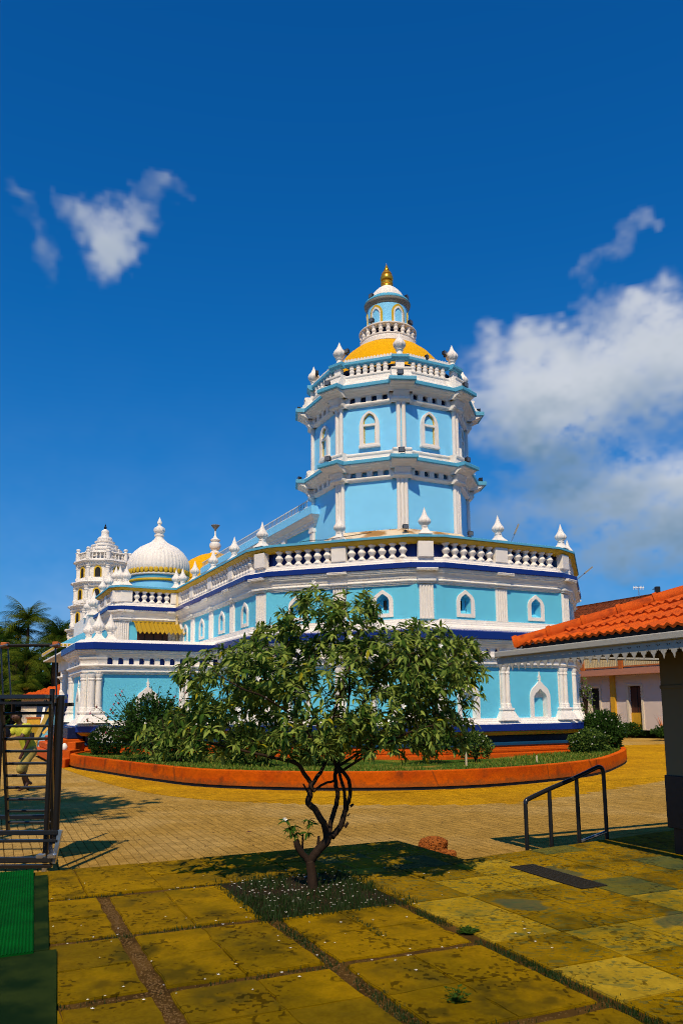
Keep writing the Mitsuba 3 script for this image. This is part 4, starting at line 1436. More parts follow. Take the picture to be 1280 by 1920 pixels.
tl('gold_dome', [(2.75, 14.6), (2.72, 15.0), (2.62, 15.4), (2.42, 15.85), (2.15, 16.28), (1.85, 16.65), (1.50, 16.95), (1.25, 17.1)], 'gold_dome', 64, 'golden dome inside the parapet')
tl('lantern_base', [(1.25, 16.85), (1.23, 17.05), (1.22, 17.30), (1.16, 17.36), (1.20, 17.40), (1.20, 17.44), (1.0, 17.46)], 'white_paint')
tl('lantern_rail', [(1.02, 17.80), (1.22, 17.81), (1.245, 17.83), (1.245, 17.87), (1.22, 17.89), (.9, 17.90)], 'white_paint')
tl('lantern_core', [(.9, 17.4), (.9, 17.9)], 'navy_dark')
LBAL = mikit.ply(lathe([(.095, 0), (.09, .04), (.07, .07), (.095, .12), (.105, .16), (.09, .2), (.07, .24), (.075, .27), (.095, .31), (.10, .365)], 8), 'white_paint', smooth=40)
for k in range(22):
    a = k * 2 * PI / 22 + .1
    part(tower, 'lantern_baluster', moved(LBAL, tf((TC[0] + 1.12 * math.cos(a), TC[1] + 1.12 * math.sin(a), 17.44), a)))
tl('lantern_drum', [(.89, 17.8), (.88, 18.0), (.87, 19.0)], 'sky_paint', 48)
tl('lantern_eave', [(.86, 18.92), (.90, 18.95), (.93, 19.02), (.97, 19.05), (1.0, 19.10), (1.0, 19.16)], 'grey_wall')
tl('lantern_ledge', [(.9, 19.155), (1.01, 19.16), (1.015, 19.19), (.98, 19.26), (.86, 19.36), (.78, 19.42), (.70, 19.44)], 'ledge_blue')
tl('lantern_cap', [(.76, 19.40), (.73, 19.52), (.66, 19.66), (.55, 19.80), (.42, 19.93), (.30, 20.02), (.24, 20.07)], 'white_paint')
tl('kalash', [(.25, 20.03), (.27, 20.06), (.265, 20.14), (.235, 20.16), (.265, 20.19), (.27, 20.28), (.24, 20.31), (.225, 20.33), (.27, 20.38), (.285, 20.46), (.27, 20.56), (.235, 20.63), (.21, 20.65), (.235, 20.67), (.19, 20.77), (.14, 20.82),
              (.10, 20.84), (.125, 20.87), (.12, 20.90), (.08, 20.93), (.095, 20.96), (.06, 21.04), (.025, 21.12), (.006, 21.20)], 'gold_metal', 32, 'golden spire at the top of the tower')
# arched blind windows of the lantern
for az in (-.72, .42, 1.45, -1.75, 2.6, -2.8):
    a = PSI + az
    c = TC + .855 * np.array([math.sin(a), -math.cos(a)])
    d = np.array([math.cos(a), math.sin(a)])
    o = arch_pts(.62, .86, .5, tip=.05)
    i1 = arch_pts(.46, .76, .46, tip=.05)
    i2 = arch_pts(.36, .68, .42, tip=.05)
    k = part(tower, 'lantern_window', mikit.ply(on_wall(holed(o, [i1], .13), c - d, c + d, .065), 'yellow_trim')) if False else None
    mbs = []
    for outer, hole, off in ((o, i1, .035), (i1, i2, .045)):
        v, f = holed(outer, [hole], .06)
        s = v[:, 0]
        r = .875 + off - v[:, 1]
        an = a + s / .88
        mbs.append((np.column_stack([TC[0] + r * np.sin(an), TC[1] - r * np.cos(an), v[:, 2] + 17.98]), f))
    k = part(tower, 'lantern_arch', mikit.ply(mbs[0], 'yellow_trim'))
    part(tower, 'lantern_frame', mikit.ply(mbs[1], 'white_paint'))

# floodlights standing on the ledges
_fb, _fg, _fs = MB(), MB(), MB()
_fb.mesh(box(-.13, .13, -.06, .06, .12, .32, .015)).mesh(box(-.15, .15, -.075, -.055, .10, .34, .006))
for k in range(5):
    _fb.mesh(box(-.12 + k * .055, -.105 + k * .055, .055, .10, .13, .31))
_fs.mesh(tube([[-.15, .0, .22], [-.15, 0, .05], [.15, 0, .05], [.15, 0, .22]], .012, 6)).mesh(box(-.05, .05, -.05, .05, 0, .055))
_fg.mesh(box(-.125, .125, -.083, -.074, .125, .315))
FL = (mikit.ply(_fb.get(), 'black_metal'), mikit.ply(_fg.get(), 'lamp_glass'), mikit.ply(_fs.get(), 'black_metal'))


def floodlight(p, rz, label, s=1.0, group=None):
    t = thing('floodlight', label, 'floodlight', group)
    M = tf(p, rz, s * .82)
    for nm, sh in zip(('housing', 'glass', 'bracket'), FL):
        part(t, nm, moved(sh, M))


WHERE = {-2: 'far left', -1: 'left front', 0: 'front', 1: 'right front', 2: 'far right'}
for k in (-2, -1, 0, 1, 2):
    a = PSI + k * Q8
    d = np.array([math.sin(a), -math.cos(a)])
    for zz, nm, R in ((14.26, 'upper', 3.84), (11.20, 'lower', 3.84)):
        p = TC + d * R + np.array([-d[1], d[0]]) * -.08
        floodlight((p[0], p[1], zz), a + rng.normal(0, .3), 'black floodlight on the %s blue ledge of the tower, at its %s corner' % (nm, WHERE[k]), 1.0)
for az, zz, R, lab in ((-.95, 19.18, .93, 'black floodlight on the left side of the lantern roof ledge'), (1.0, 19.18, .93, 'black floodlight on the right side of the lantern roof ledge'),
                       (-.75, 17.90, 1.16, 'black floodlight on the left of the lantern balustrade'), (.85, 17.90, 1.16, 'black floodlight on the right of the lantern balustrade')):
    a = PSI + az
    floodlight((TC[0] + R * math.sin(a), TC[1] - R * math.cos(a), zz), a, lab, .95)
for k, s, lab in ((-2, .35, 'black floodlight behind the far left finial of the tower parapet'), (-1, .3, 'black floodlight behind the left front finial of the tower parapet'),
                  (1, -.35, 'black floodlight beside the right front finial of the tower parapet')):
    c = tcorner(k, 3.1)
    a = PSI + k * Q8
    floodlight((c[0] + s * math.cos(a), c[1] + s * math.sin(a), 15.75), a, lab, .9)
p = (tcorner(0, 3.36) * .52 + tcorner(1, 3.36) * .48)
floodlight((p[0], p[1], 15.38), 1.0, 'small black floodlight on the tower parapet rail, right of its front finial', .8)
for c, lab in ((tcorner(0, 3.75), 'grey floodlight at the foot of the front tower pilaster, on the stained roof'), (tcorner(1, 3.8), 'grey floodlight at the foot of the right tower pilaster, on the stained roof')):
    floodlight((c[0], c[1], 8.30), .4, lab, .9)


def rod_lamp(p, tilt, label, s=1.0):
    t = thing('street_lamp', label, 'lamp')
    p = np.array(p, float)
    d = np.array([math.sin(tilt), 0, math.cos(tilt)])
    part(t, 'arm', mikit.ply(tube([p, p + d * .55 * s], .022 * s, 8), 'steel_bright'))
    part(t, 'head', mikit.ply(beam(p + d * .5 * s, p + d * 1.02 * s, .14 * s, .07 * s), 'grey_wall'))


c = UP[6] + (UP[7] - UP[6]) * .585
rod_lamp((c[0], c[1], 7.30), .42, 'slim lamp leaning out of the parapet right of the middle finial', .72)
c = cC + (cD - cC) * .30
rod_lamp((c[0] + .25, c[1] - .2, 6.45), .9, 'slim white lamp sticking out from the right end of the navy band', .75)
# loose black cable over the parapet
q = smooth_path([(*(UP[5] + (UP[6] - UP[5]) * s), z) for s, z in ((.27, 7.33), (.35, 7.36), (.42, 7.34), (.5, 7.38), (.56, 7.40), (.7, 7.46))], 5)
q[:, :2] += nface(0) * .22
solo('loose_cable', mikit.ply(tube(q, .012, 5), 'black_metal'), 'thin black cable lying along the parapet near the left front finial', 'cable')
# ------------------------------------------------------------------ the white lamp tower far left
LC = np.array([-16.1, 52.0])
lamp = thing('lamp_tower', 'white many tiered lamp tower with yellow rimmed arches, behind the left wing', 'tower')


def lcorner(k, R):
    a = .45 + k * Q8
    return LC + R * np.array([math.sin(a), -math.cos(a)])


LW8 = {i: .20 for i in range(8)}


def lt(name, R, prof, w=.26, pf=.06, mat='white_paint', label=None):
    return part(lamp, name, mikit.ply(band([lcorner(k, R) for k in range(8)], prof, {i: w for i in range(8)}, pf, True), mat), label)


TIERS = [(10.25, 11.67, 1.68), (8.70, 10.23, 1.80), (7.15, 8.68, 1.93), (5.60, 7.13, 2.08), (4.05, 5.58, 2.2), (0, 4.03, 2.4)]
_arch_o, _arch_i = arch_pts(.50, .88, .60, tip=.0), arch_pts(.36, .77, .54, tip=.0)
LARCH = mikit.ply(MB().mesh(holed(_arch_o, [_arch_i], .10), tf((0, -.06, 0))).get(), 'yellow_trim')
LCOL = mikit.ply(MB().mesh(lathe([(.17, 0), (.17, .12), (.125, .16), (.12, .72), (.16, .76), (.16, .82), (.13, .85), (.18, .92), (.18, .98)], 12)).get(), 'white_paint', smooth=40)
for z0, z1, R in TIERS:
    H = z1 - z0
    st = max(z0, z1 - 1.45)
    tier = lt('tier', R, [(0.02, z1 - .32), (0, z1 - .36), (0, z0 + .05)], .2, .02)
    wl = MB()
    part(tier, 'cornice', mikit.ply(band([lcorner(k, R) for k in range(8)], [(0, z1), (.30, z1 - .01), (.33, z1 - .05), (.30, z1 - .10), (.20, z1 - .14), (.16, z1 - .22), (.12, z1 - .25), (.15, z1 - .29), (.08, z1 - .34), (0, z1 - .38)], {i: .28 for i in range(8)}, .06, True), 'white_paint'))
    part(tier, 'foot', mikit.ply(band([lcorner(k, R) for k in range(8)], [(0, st + .28), (.07, st + .27), (.07, st + .18), (.14, st + .14), (.14, st)], {i: .28 for i in range(8)}, .06, True), 'white_paint'))
    for k in range(8):
        p0, p1 = lcorner(k, R), lcorner(k + 1, R)
        L = np.linalg.norm(p1 - p0)
        if z1 > 6:
            part(tier, 'arch', moved(LARCH, wall_tf(p0, p1, L / 2, 0, st + .16)))
            part(tier, 'opening', mikit.ply(on_wall(holed(_arch_i + [L / 2, st + .16], [], .02), p0, p1, .025), 'dark_inside'))
        a = .45 + k * Q8
        part(tier, 'column', moved(LCOL, tf((*lcorner(k, R - .02), st + .14), a, (1, 1, (H if z1 < 5 else 1.45) / 1.45))))
lt('parapet_base', 1.76, [(-.1, 11.77), (.06, 11.77), (.06, 11.67)])
lt('parapet_rail', 1.70, [(-.12, 12.25), (.05, 12.25), (.08, 12.19), (-.12, 12.15)])
_lb = mikit.ply(lathe([(.05, 0), (.05, .05), (.03, .1), (.06, .2), (.03, .3), (.05, .36), (.05, .4)], 6), 'white_paint', smooth=40)
_ball = mikit.ply(lathe([(.15, 0), (.15, .48), (.19, .50), (.19, .53), (.11, .56), (.08, .64), (.13, .67), (.15, .73), (.11, .79), (.01, .82)], 12), 'white_paint', smooth=40)
for k in range(8):
    part(lamp, 'ball_post', moved(_ball, tf((*lcorner(k, 1.70), 11.75))))
    p0, p1 = lcorner(k, 1.70), lcorner(k + 1, 1.70)
    for q in range(4):
        c = p0 + (p1 - p0) * (q + 1) / 5
        part(lamp, 'baluster', moved(_lb, tf((*c, 11.77))))
cone = [(1.30, 11.7), (1.30, 12.12), (1.38, 12.16), (1.38, 12.22), (1.08, 12.24), (1.08, 12.50), (1.16, 12.53), (1.16, 12.59), (.82, 12.61), (.82, 12.82), (.90, 12.85), (.90, 12.91), (.60, 12.93), (.60, 13.10), (.68, 13.13), (.68, 13.18), (.42, 13.2), (.42, 13.3)]
_sb = mikit.ply(lathe([(.10, 0), (.10, .2), (.06, .24), (.09, .3), (.09, .36), (.01, .42)], 10), 'white_paint', smooth=40)
for k in range(8):
    part(lamp, 'small_ball_post', moved(_sb, tf((*lcorner(k, 1.12), 12.22))))
    part(lamp, 'small_ball_post', moved(_sb, tf((*lcorner(k, .84), 12.53), 0, .8)))
part(lamp, 'stepped_cone', mikit.ply(MB().mesh(lathe(cone, 32), tf((*LC, 0))).get(), 'white_paint', smooth=25))
part(lamp, 'petal_ring', mikit.ply(MB().mesh(lathe([(.38, 13.2), (.47, 13.24), (.50, 13.38), (.44, 13.5), (.3, 13.52)], 48, 16, .10), tf((*LC, 0))).get(), 'white_paint', smooth=30))
part(lamp, 'little_dome', mikit.ply(MB().mesh(lathe([(.30, 13.5), (.27, 13.65), (.25, 13.8), (.26, 13.9), (.20, 14.0), (.10, 14.08), (.03, 14.12)], 24), tf((*LC, 0))).get(), 'white_paint', smooth=35))
part(lamp, 'spire', mikit.ply(MB().mesh(lathe([(.03, 14.28), (.08, 14.36), (.10, 14.45), (.04, 14.54), (.05, 14.62), (.03, 14.6), (.004, 14.72)], 10), tf((*LC, -.22))).get(), 'black_metal', smooth=35))

# ------------------------------------------------------------------ porch at the far left of the temple
PO = np.array([-13.6, 41.0])
porch = part(temple, 'porch', mikit.ply(MB().mesh(np.array([0]) if False else box(-1.6, 3.0, -1.5, 6.5, -.05, .9), tf((*PO, 0), math.atan2(NT[1], NT[0]) + PI / 2)).get(), 'orange_paint'), 'entrance porch with a light blue sloping eave and ringed columns')
PM = tf((*PO, 0), math.atan2(NT[1], NT[0]) + PI / 2)


def pbox(name, b, mat):
    return part(porch, name, mikit.ply(MB().mesh(b, PM).get(), mat))


_e = MB()
_e.add([[-1.35, -1.25, 5.20], [4, -1.25, 5.20], [4, .3, 6.15], [.35, .3, 6.15]], [[0, 1, 2, 3]])
_e.add([[-1.35, 7, 5.20], [-1.35, -1.25, 5.20], [.35, .3, 6.15], [.35, 7, 6.15]], [[0, 1, 2, 3]])
pbox('eave', _e.get(), 'ledge_blue')
_e = MB()
for q in ((-1.40, 4, -1.30, -1.24, 5.03, 5.22), (-1.40, -1.34, -1.24, 7, 5.03, 5.22)):
    _e.mesh(box(*q))
pbox('eave_board', _e.get(), 'white_paint')
_e = MB()
for k in range(26):
    _e.mesh(box(-1.38 + k * .2, -1.26 + k * .2, -1.335, -1.30, 5.08, 5.18))
    _e.mesh(box(-1.435, -1.40, -1.2 + k * .3, -1.04 + k * .3, 5.08, 5.18))
part(porch, 'eave_scallops', mikit.ply(MB().mesh(_e.get(), PM).get(), 'yellow_trim'), kind='stuff')
pbox('soffit', box(-1.3, 4, -1.2, 7, 4.72, 4.80), 'white_paint')
pbox('beam', box(-.5, 4, -.5, 6.5, 4.1, 4.72), 'white_paint')
pbox('upper_wall', box(.3, 4, .25, 6.5, 6.1, 7.0), 'white_paint')
for x, y in ((-.2, -.2), (-.2, 2.2), (-.2, 4.6), (1.9, -.2)):
    c = part(porch, 'column', mikit.ply(MB().mesh(lathe([(.27, 2.7), (.27, 3.9), (.33, 3.95), (.33, 4.1)], 16), PM @ tf((x, y, 0))).get(), 'white_paint', smooth=40))
    part(porch, 'column_base', mikit.ply(MB().mesh(lathe([(.42, .6), (.42, 2.68), (.3, 2.72)], 16), PM @ tf((x, y, 0))).get(), 'navy_paint', smooth=30))
for k in range(3):
    part(porch, 'finial', mikit.ply(MB().mesh(bulb(1.5), PM @ tf((.5 + (k == 2) * 1.4, .5 + (k == 1) * 1.6, 6.9))).get(), 'white_paint', smooth=35))
_h = MB()
for k in range(7):
    _h.mesh(box(-1.5, 1.0, -1.9 + .25 * k, -1.65 + .25 * k, .9, 1.05 + .18 * k))
pbox('stair_mass', box(-1.7, 3.0, -1.8, 5.5, .9, 2.1), 'navy_dark')
# ornate moulded plinth corner of the low wing, blue then orange
_v = NP(12.4, -3.6)
for i, (z0, z1, o, mat) in enumerate(((.1, .38, 1.15, 'orange_paint'), (.38, .62, .95, 'orange_paint'), (.62, .84, .75, 'orange_paint'), (.84, 1.25, .55, 'navy_dark'))):
    part(temple, 'side_plinth', mikit.ply(MB().mesh(box(0, o, -5.4, 0, z0, z1, .03), tf(NP(11.84 + .0, -1.75, 0), math.atan2(NN[1], NN[0]))).get(), mat))

# orange steps at the left end of the garden bed
st = thing('garden_steps', 'orange painted steps at the left end of the planter kerb', 'steps')
for k, (x0, x1, y0, y1, z0, z1) in enumerate(((-9.5, -9.0, 25.7, 26.7, 0, .28), (-9.45, -9.1, 26.4, 27.4, 0, .52), (-9.45, -9.15, 27.1, 28.2, 0, .76))):
    part(st, 'step', mikit.ply(box(x0, x1, y0, y1, z0 - .03, z1, .02), 'orange_paint'))
s = solo('white_bundle', mikit.ply(lathe([(.02, .0), (.09, .02), (.11, .12), (.07, .2), (.02, .24)], 9), 'flower_white', smooth=True, to_world=T4().translate([-9.36, 26.6, .52])), 'small crumpled white bundle lying on the orange steps', 'bundle')

# ------------------------------------------------------------------ far house at the right
HD = NT / np.linalg.norm(NT)                    # along the front, towards the camera and right
HN = np.array([-HD[1] * -1, -HD[0]])            # its outward normal, to the left
HN = NN
HO = np.array([16.3, 46.0])                     # a point of the front
house = thing('long_house', 'long two storey house with brown tiled roof, wooden balcony and pale pink walls', 'house')
HZ = .45


def HP(s, o=0.0, z=0.0):
    p = HO + HD * s + HN * o
    return np.array([p[0], p[1], z])


HM = np.eye(4)
HM[:2, 0], HM[:2, 1], HM[:2, 3] = HD, -HN, HO


def hb(name, b, mat, parent=None, label=None):
    return part(parent or house, name, mikit.ply(MB().mesh(b, HM).get(), mat), label)


_dz = HZ
_w = holed(rect(-14, 16, _dz, 3.95), [rect(-2.42, -1.65, _dz, 2.9), rect(.62, 1.55, _dz, 2.95), rect(7.2, 8.2, _dz, 2.9), rect(-9, -8, _dz, 2.9)], .3)
hb('wall', (_w[0], _w[1]), 'pink_wall')
hb('upper_wall', box(-14, 16, .9, 1.0, 3.9, 7.2), 'cream_wall')
hb('rear', box(-14, 16, 1.2, 9, _dz, 7.0), 'cream_wall')
for s0, s1 in ((-2.42, -1.65), (.62, 1.55), (7.2, 8.2), (-9, -8)):
    d = hb('door', box(s0, s1, .16, .22, _dz + (.95 if s0 == .62 else 0), 2.92), 'brown_wood' if s0 != -2.42 else 'dark_inside')
    _fm = MB()
    for x0, x1, z0, z1 in ((s0 - .14, s0, _dz, 2.95), (s1, s1 + .14, _dz, 2.95), (s0 - .14, s1 + .14, 2.95, 3.07)):
        _fm.mesh(box(x0, x1, -.05, .1, z0, z1))
    hb('frame', _fm.get(), 'cream_wall', d)
    if s0 == .62:
        hb('panel', box(s0, s1, .12, .2, _dz, _dz + .97), 'yellow_paint', d)
        hb('bar', box(s0 + .48, s0 + .53, .14, .17, _dz + .98, 2.92), 'dark_inside', d)
for s in (-.5, 4.2, 9):
    hb('pillar', box(s - .17, s + .17, -.14, .02, _dz, 3.9), 'yellow_paint', label='yellow pilaster of the house front')
hb('switch_box', box(-1.28, -1.02, -.05, .02, 1.35, 1.68), 'grey_wall')
hb('balcony_slab', box(-14, 16, -.75, .9, 3.60, 3.95), 'slab_edge')
rail = hb('balcony_rail', box(-14, 16, -.72, -.64, 5.02, 5.12), 'orange_wood')
hb('lower_rail', box(-14, 16, -.71, -.65, 4.02, 4.10), 'orange_wood', rail)
_bl = mikit.ply(MB().mesh(box(-.035, .035, -.705, -.655, 4.1, 5.02), np.eye(4)).get(), 'cream_pipe')
for k in range(120):
    s = -5 + k * .135
    if min(abs((s + 2.2) % 3.02), 3.02 - abs((s + 2.2) % 3.02)) < .16:
        continue
    part(rail, 'baluster', moved(_bl, HM @ tf((s, 0, 0))))
for s in (-8.24, -5.22, -2.2, .82, 3.84, 6.86):
    hb('balcony_post', box(s - .14, s + .14, -.76, -.60, 3.95, 7.0), 'orange_wood')
hb('shade_board', box(-14, 16, .5, .6, 5.3, 6.9), 'brown_wood')
# roof: rows of tiles as one mesh, too far to pick single tiles
_r = MB()
NR = 17
for i in range(NR):
    o0, o1 = -1.3 + i * .36, -1.3 + (i + 1) * .36 + .03
    z0, z1 = 7.02 + i * .103, 7.02 + (i + 1) * .103
    for k in range(110):
        s0 = -14 + k * .28 + (i % 2) * .02
        dzr = rng.normal(0, .012)
        _r.add([[s0, o0, z0 + .06 + dzr], [s0 + .14, o0, z0 + .10 + dzr], [s0 + .28, o0, z0 + .05 + dzr], [s0, o1, z1 + .02 + dzr], [s0 + .14, o1, z1 + .06 + dzr], [s0 + .28, o1, z1 + .01 + dzr], [s0, o0, z0 - .02], [s0 + .28, o0, z0 - .02]],
               [[0, 1, 4, 3], [1, 2, 5, 4], [6, 7, 2, 1], [6, 1, 0, 6]])
part(house, 'roof', mikit.ply(MB().mesh(_r.get(), HM).get(), 'tile_brown'), 'brown weathered roof of clay tiles', 'stuff')
hb('ridge', box(-14, 16, 4.7, 5.0, 8.74, 8.92), 'tile_brown')
hb('rear_slope', (np.array([[-14, 4.85, 8.8], [16, 4.85, 8.8], [16, 10, 7.0], [-14, 10, 7.0]]), np.array([[0, 1, 2, 3]])), 'tile_brown')
an = thing('roof_antenna', 'white comb antenna on the ridge of the brown tiled roof', 'antenna')
p = HP(-2.35, -4.6, 8.82)
part(an, 'mast', mikit.ply(tube([p, p + [0, 0, .75]], .03, 6), 'steel_bright'))
part(an, 'boom', mikit.ply(tube([p + [-.36, 0, .62], p + [.36, 0, .62]], .028, 6), 'flower_white'))
_b = MB()
for k in range(7):
    _b.mesh(tube([p + [-.33 + k * .11, 0, .62 - .12], p + [-.33 + k * .11, 0, .62 + .12]], .016, 5))
part(an, 'elements', mikit.ply(_b.get(), 'flower_white'))
tk = thing('roof_loudspeaker', 'small dark box shaped loudspeaker on the roof ridge, right of the antenna', 'loudspeaker')
p = HP(-.85, -4.6, 8.82)
part(tk, 'box', mikit.ply(box(p[0] - .15, p[0] + .15, p[1] - .13, p[1] + .13, p[2] + .08, p[2] + .48, .03), 'black_metal'))
part(tk, 'stand', mikit.ply(tube([p - [0, 0, .1], p + [0, 0, .2]], .06, 6), 'steel_dark'))
part(tk, 'bracket', mikit.ply(beam(p + [-.3, 0, .30], p + [.15, 0, .42], .05), 'steel_dark'))

# ------------------------------------------------------------------ pavilion at the right with orange tiles
pav = thing('pavilion', 'open pavilion with bright orange tiled roof and grey scalloped eave at the right', 'pavilion')
EA, EBC, EZ = 5.57, 7.43, 2.54               # eave line, corner, height
SL = .385                                     # roof slope


def RP(s, w, z=0.0):
    """s along the eave from the corner (towards the camera), w up the slope in plan."""
    return G(EA + w, EBC - s, EZ + w * SL + z)


def tile_mesh():
    """One interlocking clay tile: two rolls, a lip at its foot; along x the eave, along y up the slope."""
    W, Ln, n = .225, .37, 10
    xs = np.linspace(0, W, n + 1)
    prof = .012 * np.cos((xs / W * 2 + .1) * 2 * PI) + .009 * np.clip(np.cos(xs / W * 2 * PI), 0, 1)
    V = []
    for y, zz in ((0, 0.040), (Ln, .012)):
        for x, h in zip(xs, prof):
            V.append([x, y, zz + h])
    for x, h in zip(xs, prof):
        V.append([x, 0, .010 + h])
    V = np.array(V)
    F = []
    for i in range(n):
        F += [[i, i + 1, n + 2 + i, n + 1 + i], [2 * n + 2 + i, 2 * n + 3 + i, i + 1, i]]
    return V, np.array(F)


TILE = mikit.ply(tile_mesh(), 'tile_orange', smooth=50)
roof = part(pav, 'roof', mikit.ply(MB().add([RP(.0, .0, -.05), RP(6.5, 0, -.05), RP(6.5, 2.6, -.05), RP(2.6, 2.6, -.05)], [[0, 1, 2, 3]]).add([RP(0, 0, -.05), RP(2.6, 2.6, -.05), G(EA + 6, EBC - 2.6, EZ + 2.6 * SL - .05), G(EA + 6, EBC, EZ - .05)], [[0, 1, 2, 3]]).get(), 'brown_wood'), 'orange clay tile roof')
slope = np.array([0, 0, 0.0])
for r in range(8):
    w0 = r * .31
    for k in range(28):
        s0 = k * .218 + .02
        if s0 < w0 - .12 or w0 > 2.35:
            continue
        p = RP(s0 + .225, w0, rng.normal(0, .002))
        ex = (G(0, 1) - G(0, 0))                       # tile x runs back towards the corner
        ey = np.array([*(G(1, 0)[:2]), SL])
        ey = ey / np.linalg.norm(ey)
        ez = np.cross(ex, ey)
        if ez[2] < 0:
            ez = -ez
        M = np.eye(4)
        M[:3, 0], M[:3, 1], M[:3, 2], M[:3, 3] = ex, ey, ez, p
        part(roof, 'tile', moved(TILE, M))
# hip tiles
hd = (RP(2.6, 2.6) - RP(0, 0))
hd = hd / np.linalg.norm(hd)
HLEN = .43
_a = np.linspace(-.55, PI + .55, 11)
side = np.cross(hd, [0, 0, 1])
side /= np.linalg.norm(side)
hup = np.cross(side, hd)
for k in range(9):
    p0 = RP(0, 0, .045) + hd * (k * .40 - .06)
    mb = MB()
    secs = [(0, .088), (.045, .092), (.05, .078), (.40, .070), (.44, .070)]
    if k == 0:
        secs = [(0, .098), (.05, .098), (.06, .082), (.40, .070), (.44, .070)]
    V = []
    for t, r in secs:
        for a in _a:
            V.append(p0 + hd * t + side * r * math.cos(a) + hup * r * math.sin(a))
    for a in _a:
        V.append(p0 + side * .055 * math.cos(a) + hup * .055 * math.sin(a))
    n = len(_a)
    F = [[i * n + j, i * n + j + 1, (i + 1) * n + j + 1, (i + 1) * n + j] for i in range(4) for j in range(n - 1)]
    F += [[5 * n + j, 5 * n + j + 1, j + 1, j] for j in range(n - 1)]
    part(roof, 'hip_tile', mikit.ply((np.array(V), np.array(F)), 'tile_orange', smooth=40))
mb = MB()
for k in range(8):
    pass
# eave board and valance
_m = np.eye(4)
_m[:3, 0] = G(0, -1)
_m[:3, 1] = G(1, 0)
_m[:3, 3] = G(EA, EBC + .30, 0)


def pv(name, b, mat, parent=None, label=None, smooth=False):
    return part(parent or pav, name, mikit.ply(MB().mesh(b, _m).get(), mat, smooth=smooth), label)


gut = pv('gutter', box(0, 7.0, -.15, -.03, 2.425, 2.492, .008), 'eave_paint', label='grey gutter board along the eave')
pv('gutter_side', box(0, .12, -.03, 6, 2.425, 2.492, .008), 'eave_paint')
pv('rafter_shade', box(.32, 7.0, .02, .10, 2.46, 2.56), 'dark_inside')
# scalloped valance: one long sheet with leaf shaped teeth and little cut outs
TW_ = .118
for k in range(58):
    x = k * TW_
    c = TW_ / 2
    pts = [(x, 2.418), (x + TW_, 2.418), (x + TW_, 2.352), (x + TW_ - .012, 2.335), (x + c + .036, 2.342), (x + c + .028, 2.318), (x + c + .012, 2.30), (x + c, 2.262), (x + c - .012, 2.30), (x + c - .028, 2.318), (x + c - .036, 2.342), (x + .012, 2.335), (x, 2.352)]
    hole = [(x + .002, 2.372), (x + .022, 2.388), (x - .0, 2.38)]
    v, f = holed(np.array(pts)[::-1], [np.array([(x + .004, 2.392), (x + .03, 2.396), (x + .004, 2.372)])[::-1], np.array([(x + TW_ - .004, 2.392), (x + TW_ - .004, 2.372), (x + TW_ - .03, 2.396)])[::-1]], .008)
    v[:, 1] += -.11
    part(gut, 'valance_tooth', mikit.ply(MB().mesh((v, f), _m).get(), 'eave_paint'))
# pillar
pl = G(6.53, 6.20)
pil = part(pav, 'pillar', mikit.ply(MB().mesh(box(0, .42, -.42, 0, 1.12, 2.60), tf(G(6.53, 6.28, 0), math.radians(24))).get(), 'pillar_paint'), 'tall plain pillar of the pavilion')
part(pil, 'black_base', mikit.ply(MB().mesh(box(-.02, .44, -.44, .02, .58, 1.12, .008), tf(G(6.53, 6.28, 0), math.radians(24))).get(), 'black_metal'))
part(pil, 'base_foot', mikit.ply(MB().mesh(box(.03, .46, -.44, -.01, .31, .58, .008), tf(G(6.53, 6.28, 0), math.radians(24))).get(), 'black_metal'))
part(pil, 'ring', mikit.ply(MB().mesh(box(-.012, .432, -.432, .012, 2.02, 2.06, .006), tf(G(6.53, 6.28, 0), math.radians(24))).get(), 'pillar_paint'))
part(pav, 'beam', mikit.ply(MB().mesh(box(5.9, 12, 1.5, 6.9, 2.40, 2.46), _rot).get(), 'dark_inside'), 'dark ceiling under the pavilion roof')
part(pav, 'pillar', mikit.ply(MB().mesh(box(0, .42, -.42, 0, .31, 2.60), tf(G(6.53, 2.6, 0), math.radians(24))).get(), 'pillar_paint'))
part(pav, 'pillar', mikit.ply(MB().mesh(box(0, .42, -.42, 0, .31, 2.60), tf(G(9.6, 6.28, 0), math.radians(24))).get(), 'pillar_paint'))
part(pav, 'back_wall', mikit.ply(MB().mesh(box(11.4, 11.6, 0, 7.0, .0, 2.6), _rot).get(), 'cream_wall'))
# ------------------------------------------------------------------ things in the court
st = thing('terrace_steps', 'low stone steps leading down beside the steel handrail', 'steps')
for k in range(2):
    q = [(5.25 + .0, 7.085 + .33 * k), (8.4, 7.485 + .33 * k), (8.4, 7.815 + .33 * k), (5.25, 7.415 + .33 * k)]
    part(st, 'step', mikit.ply(prism(np.array([G(*c)[:2] for c in q]), -.03, .19 - .10 * k), 'slab_ochre'))
hr = thing('handrail', 'bent steel tube handrail with four posts on the terrace edge', 'handrail')
B_ = 7.40
top = [G(5.54, B_, .76), G(5.55, B_, .79), G(5.60, B_, .815), G(5.88, B_, .905), G(6.28, B_, 1.02), G(6.56, B_, 1.11), G(6.63, B_, 1.125), G(6.675, B_, 1.10), G(6.69, B_, 1.03)]
part(hr, 'top_rail', mikit.ply(tube(smooth_path(top, 5), .026, 12), 'steel_dark', smooth=40))
for a, z0, z1 in ((5.54, .05, .775), (5.88, .05, .90), (6.28, .05, 1.015), (6.69, .05, 1.05)):
    part(hr, 'post', mikit.ply(tube([G(a, B_, z0), G(a, B_, z1)], .0235, 12), 'steel_dark', smooth=40))
part(hr, 'lower_rail', mikit.ply(tube([G(6.28, B_, .285), G(6.69, B_, .375)], .02, 10), 'steel_bright', smooth=40))


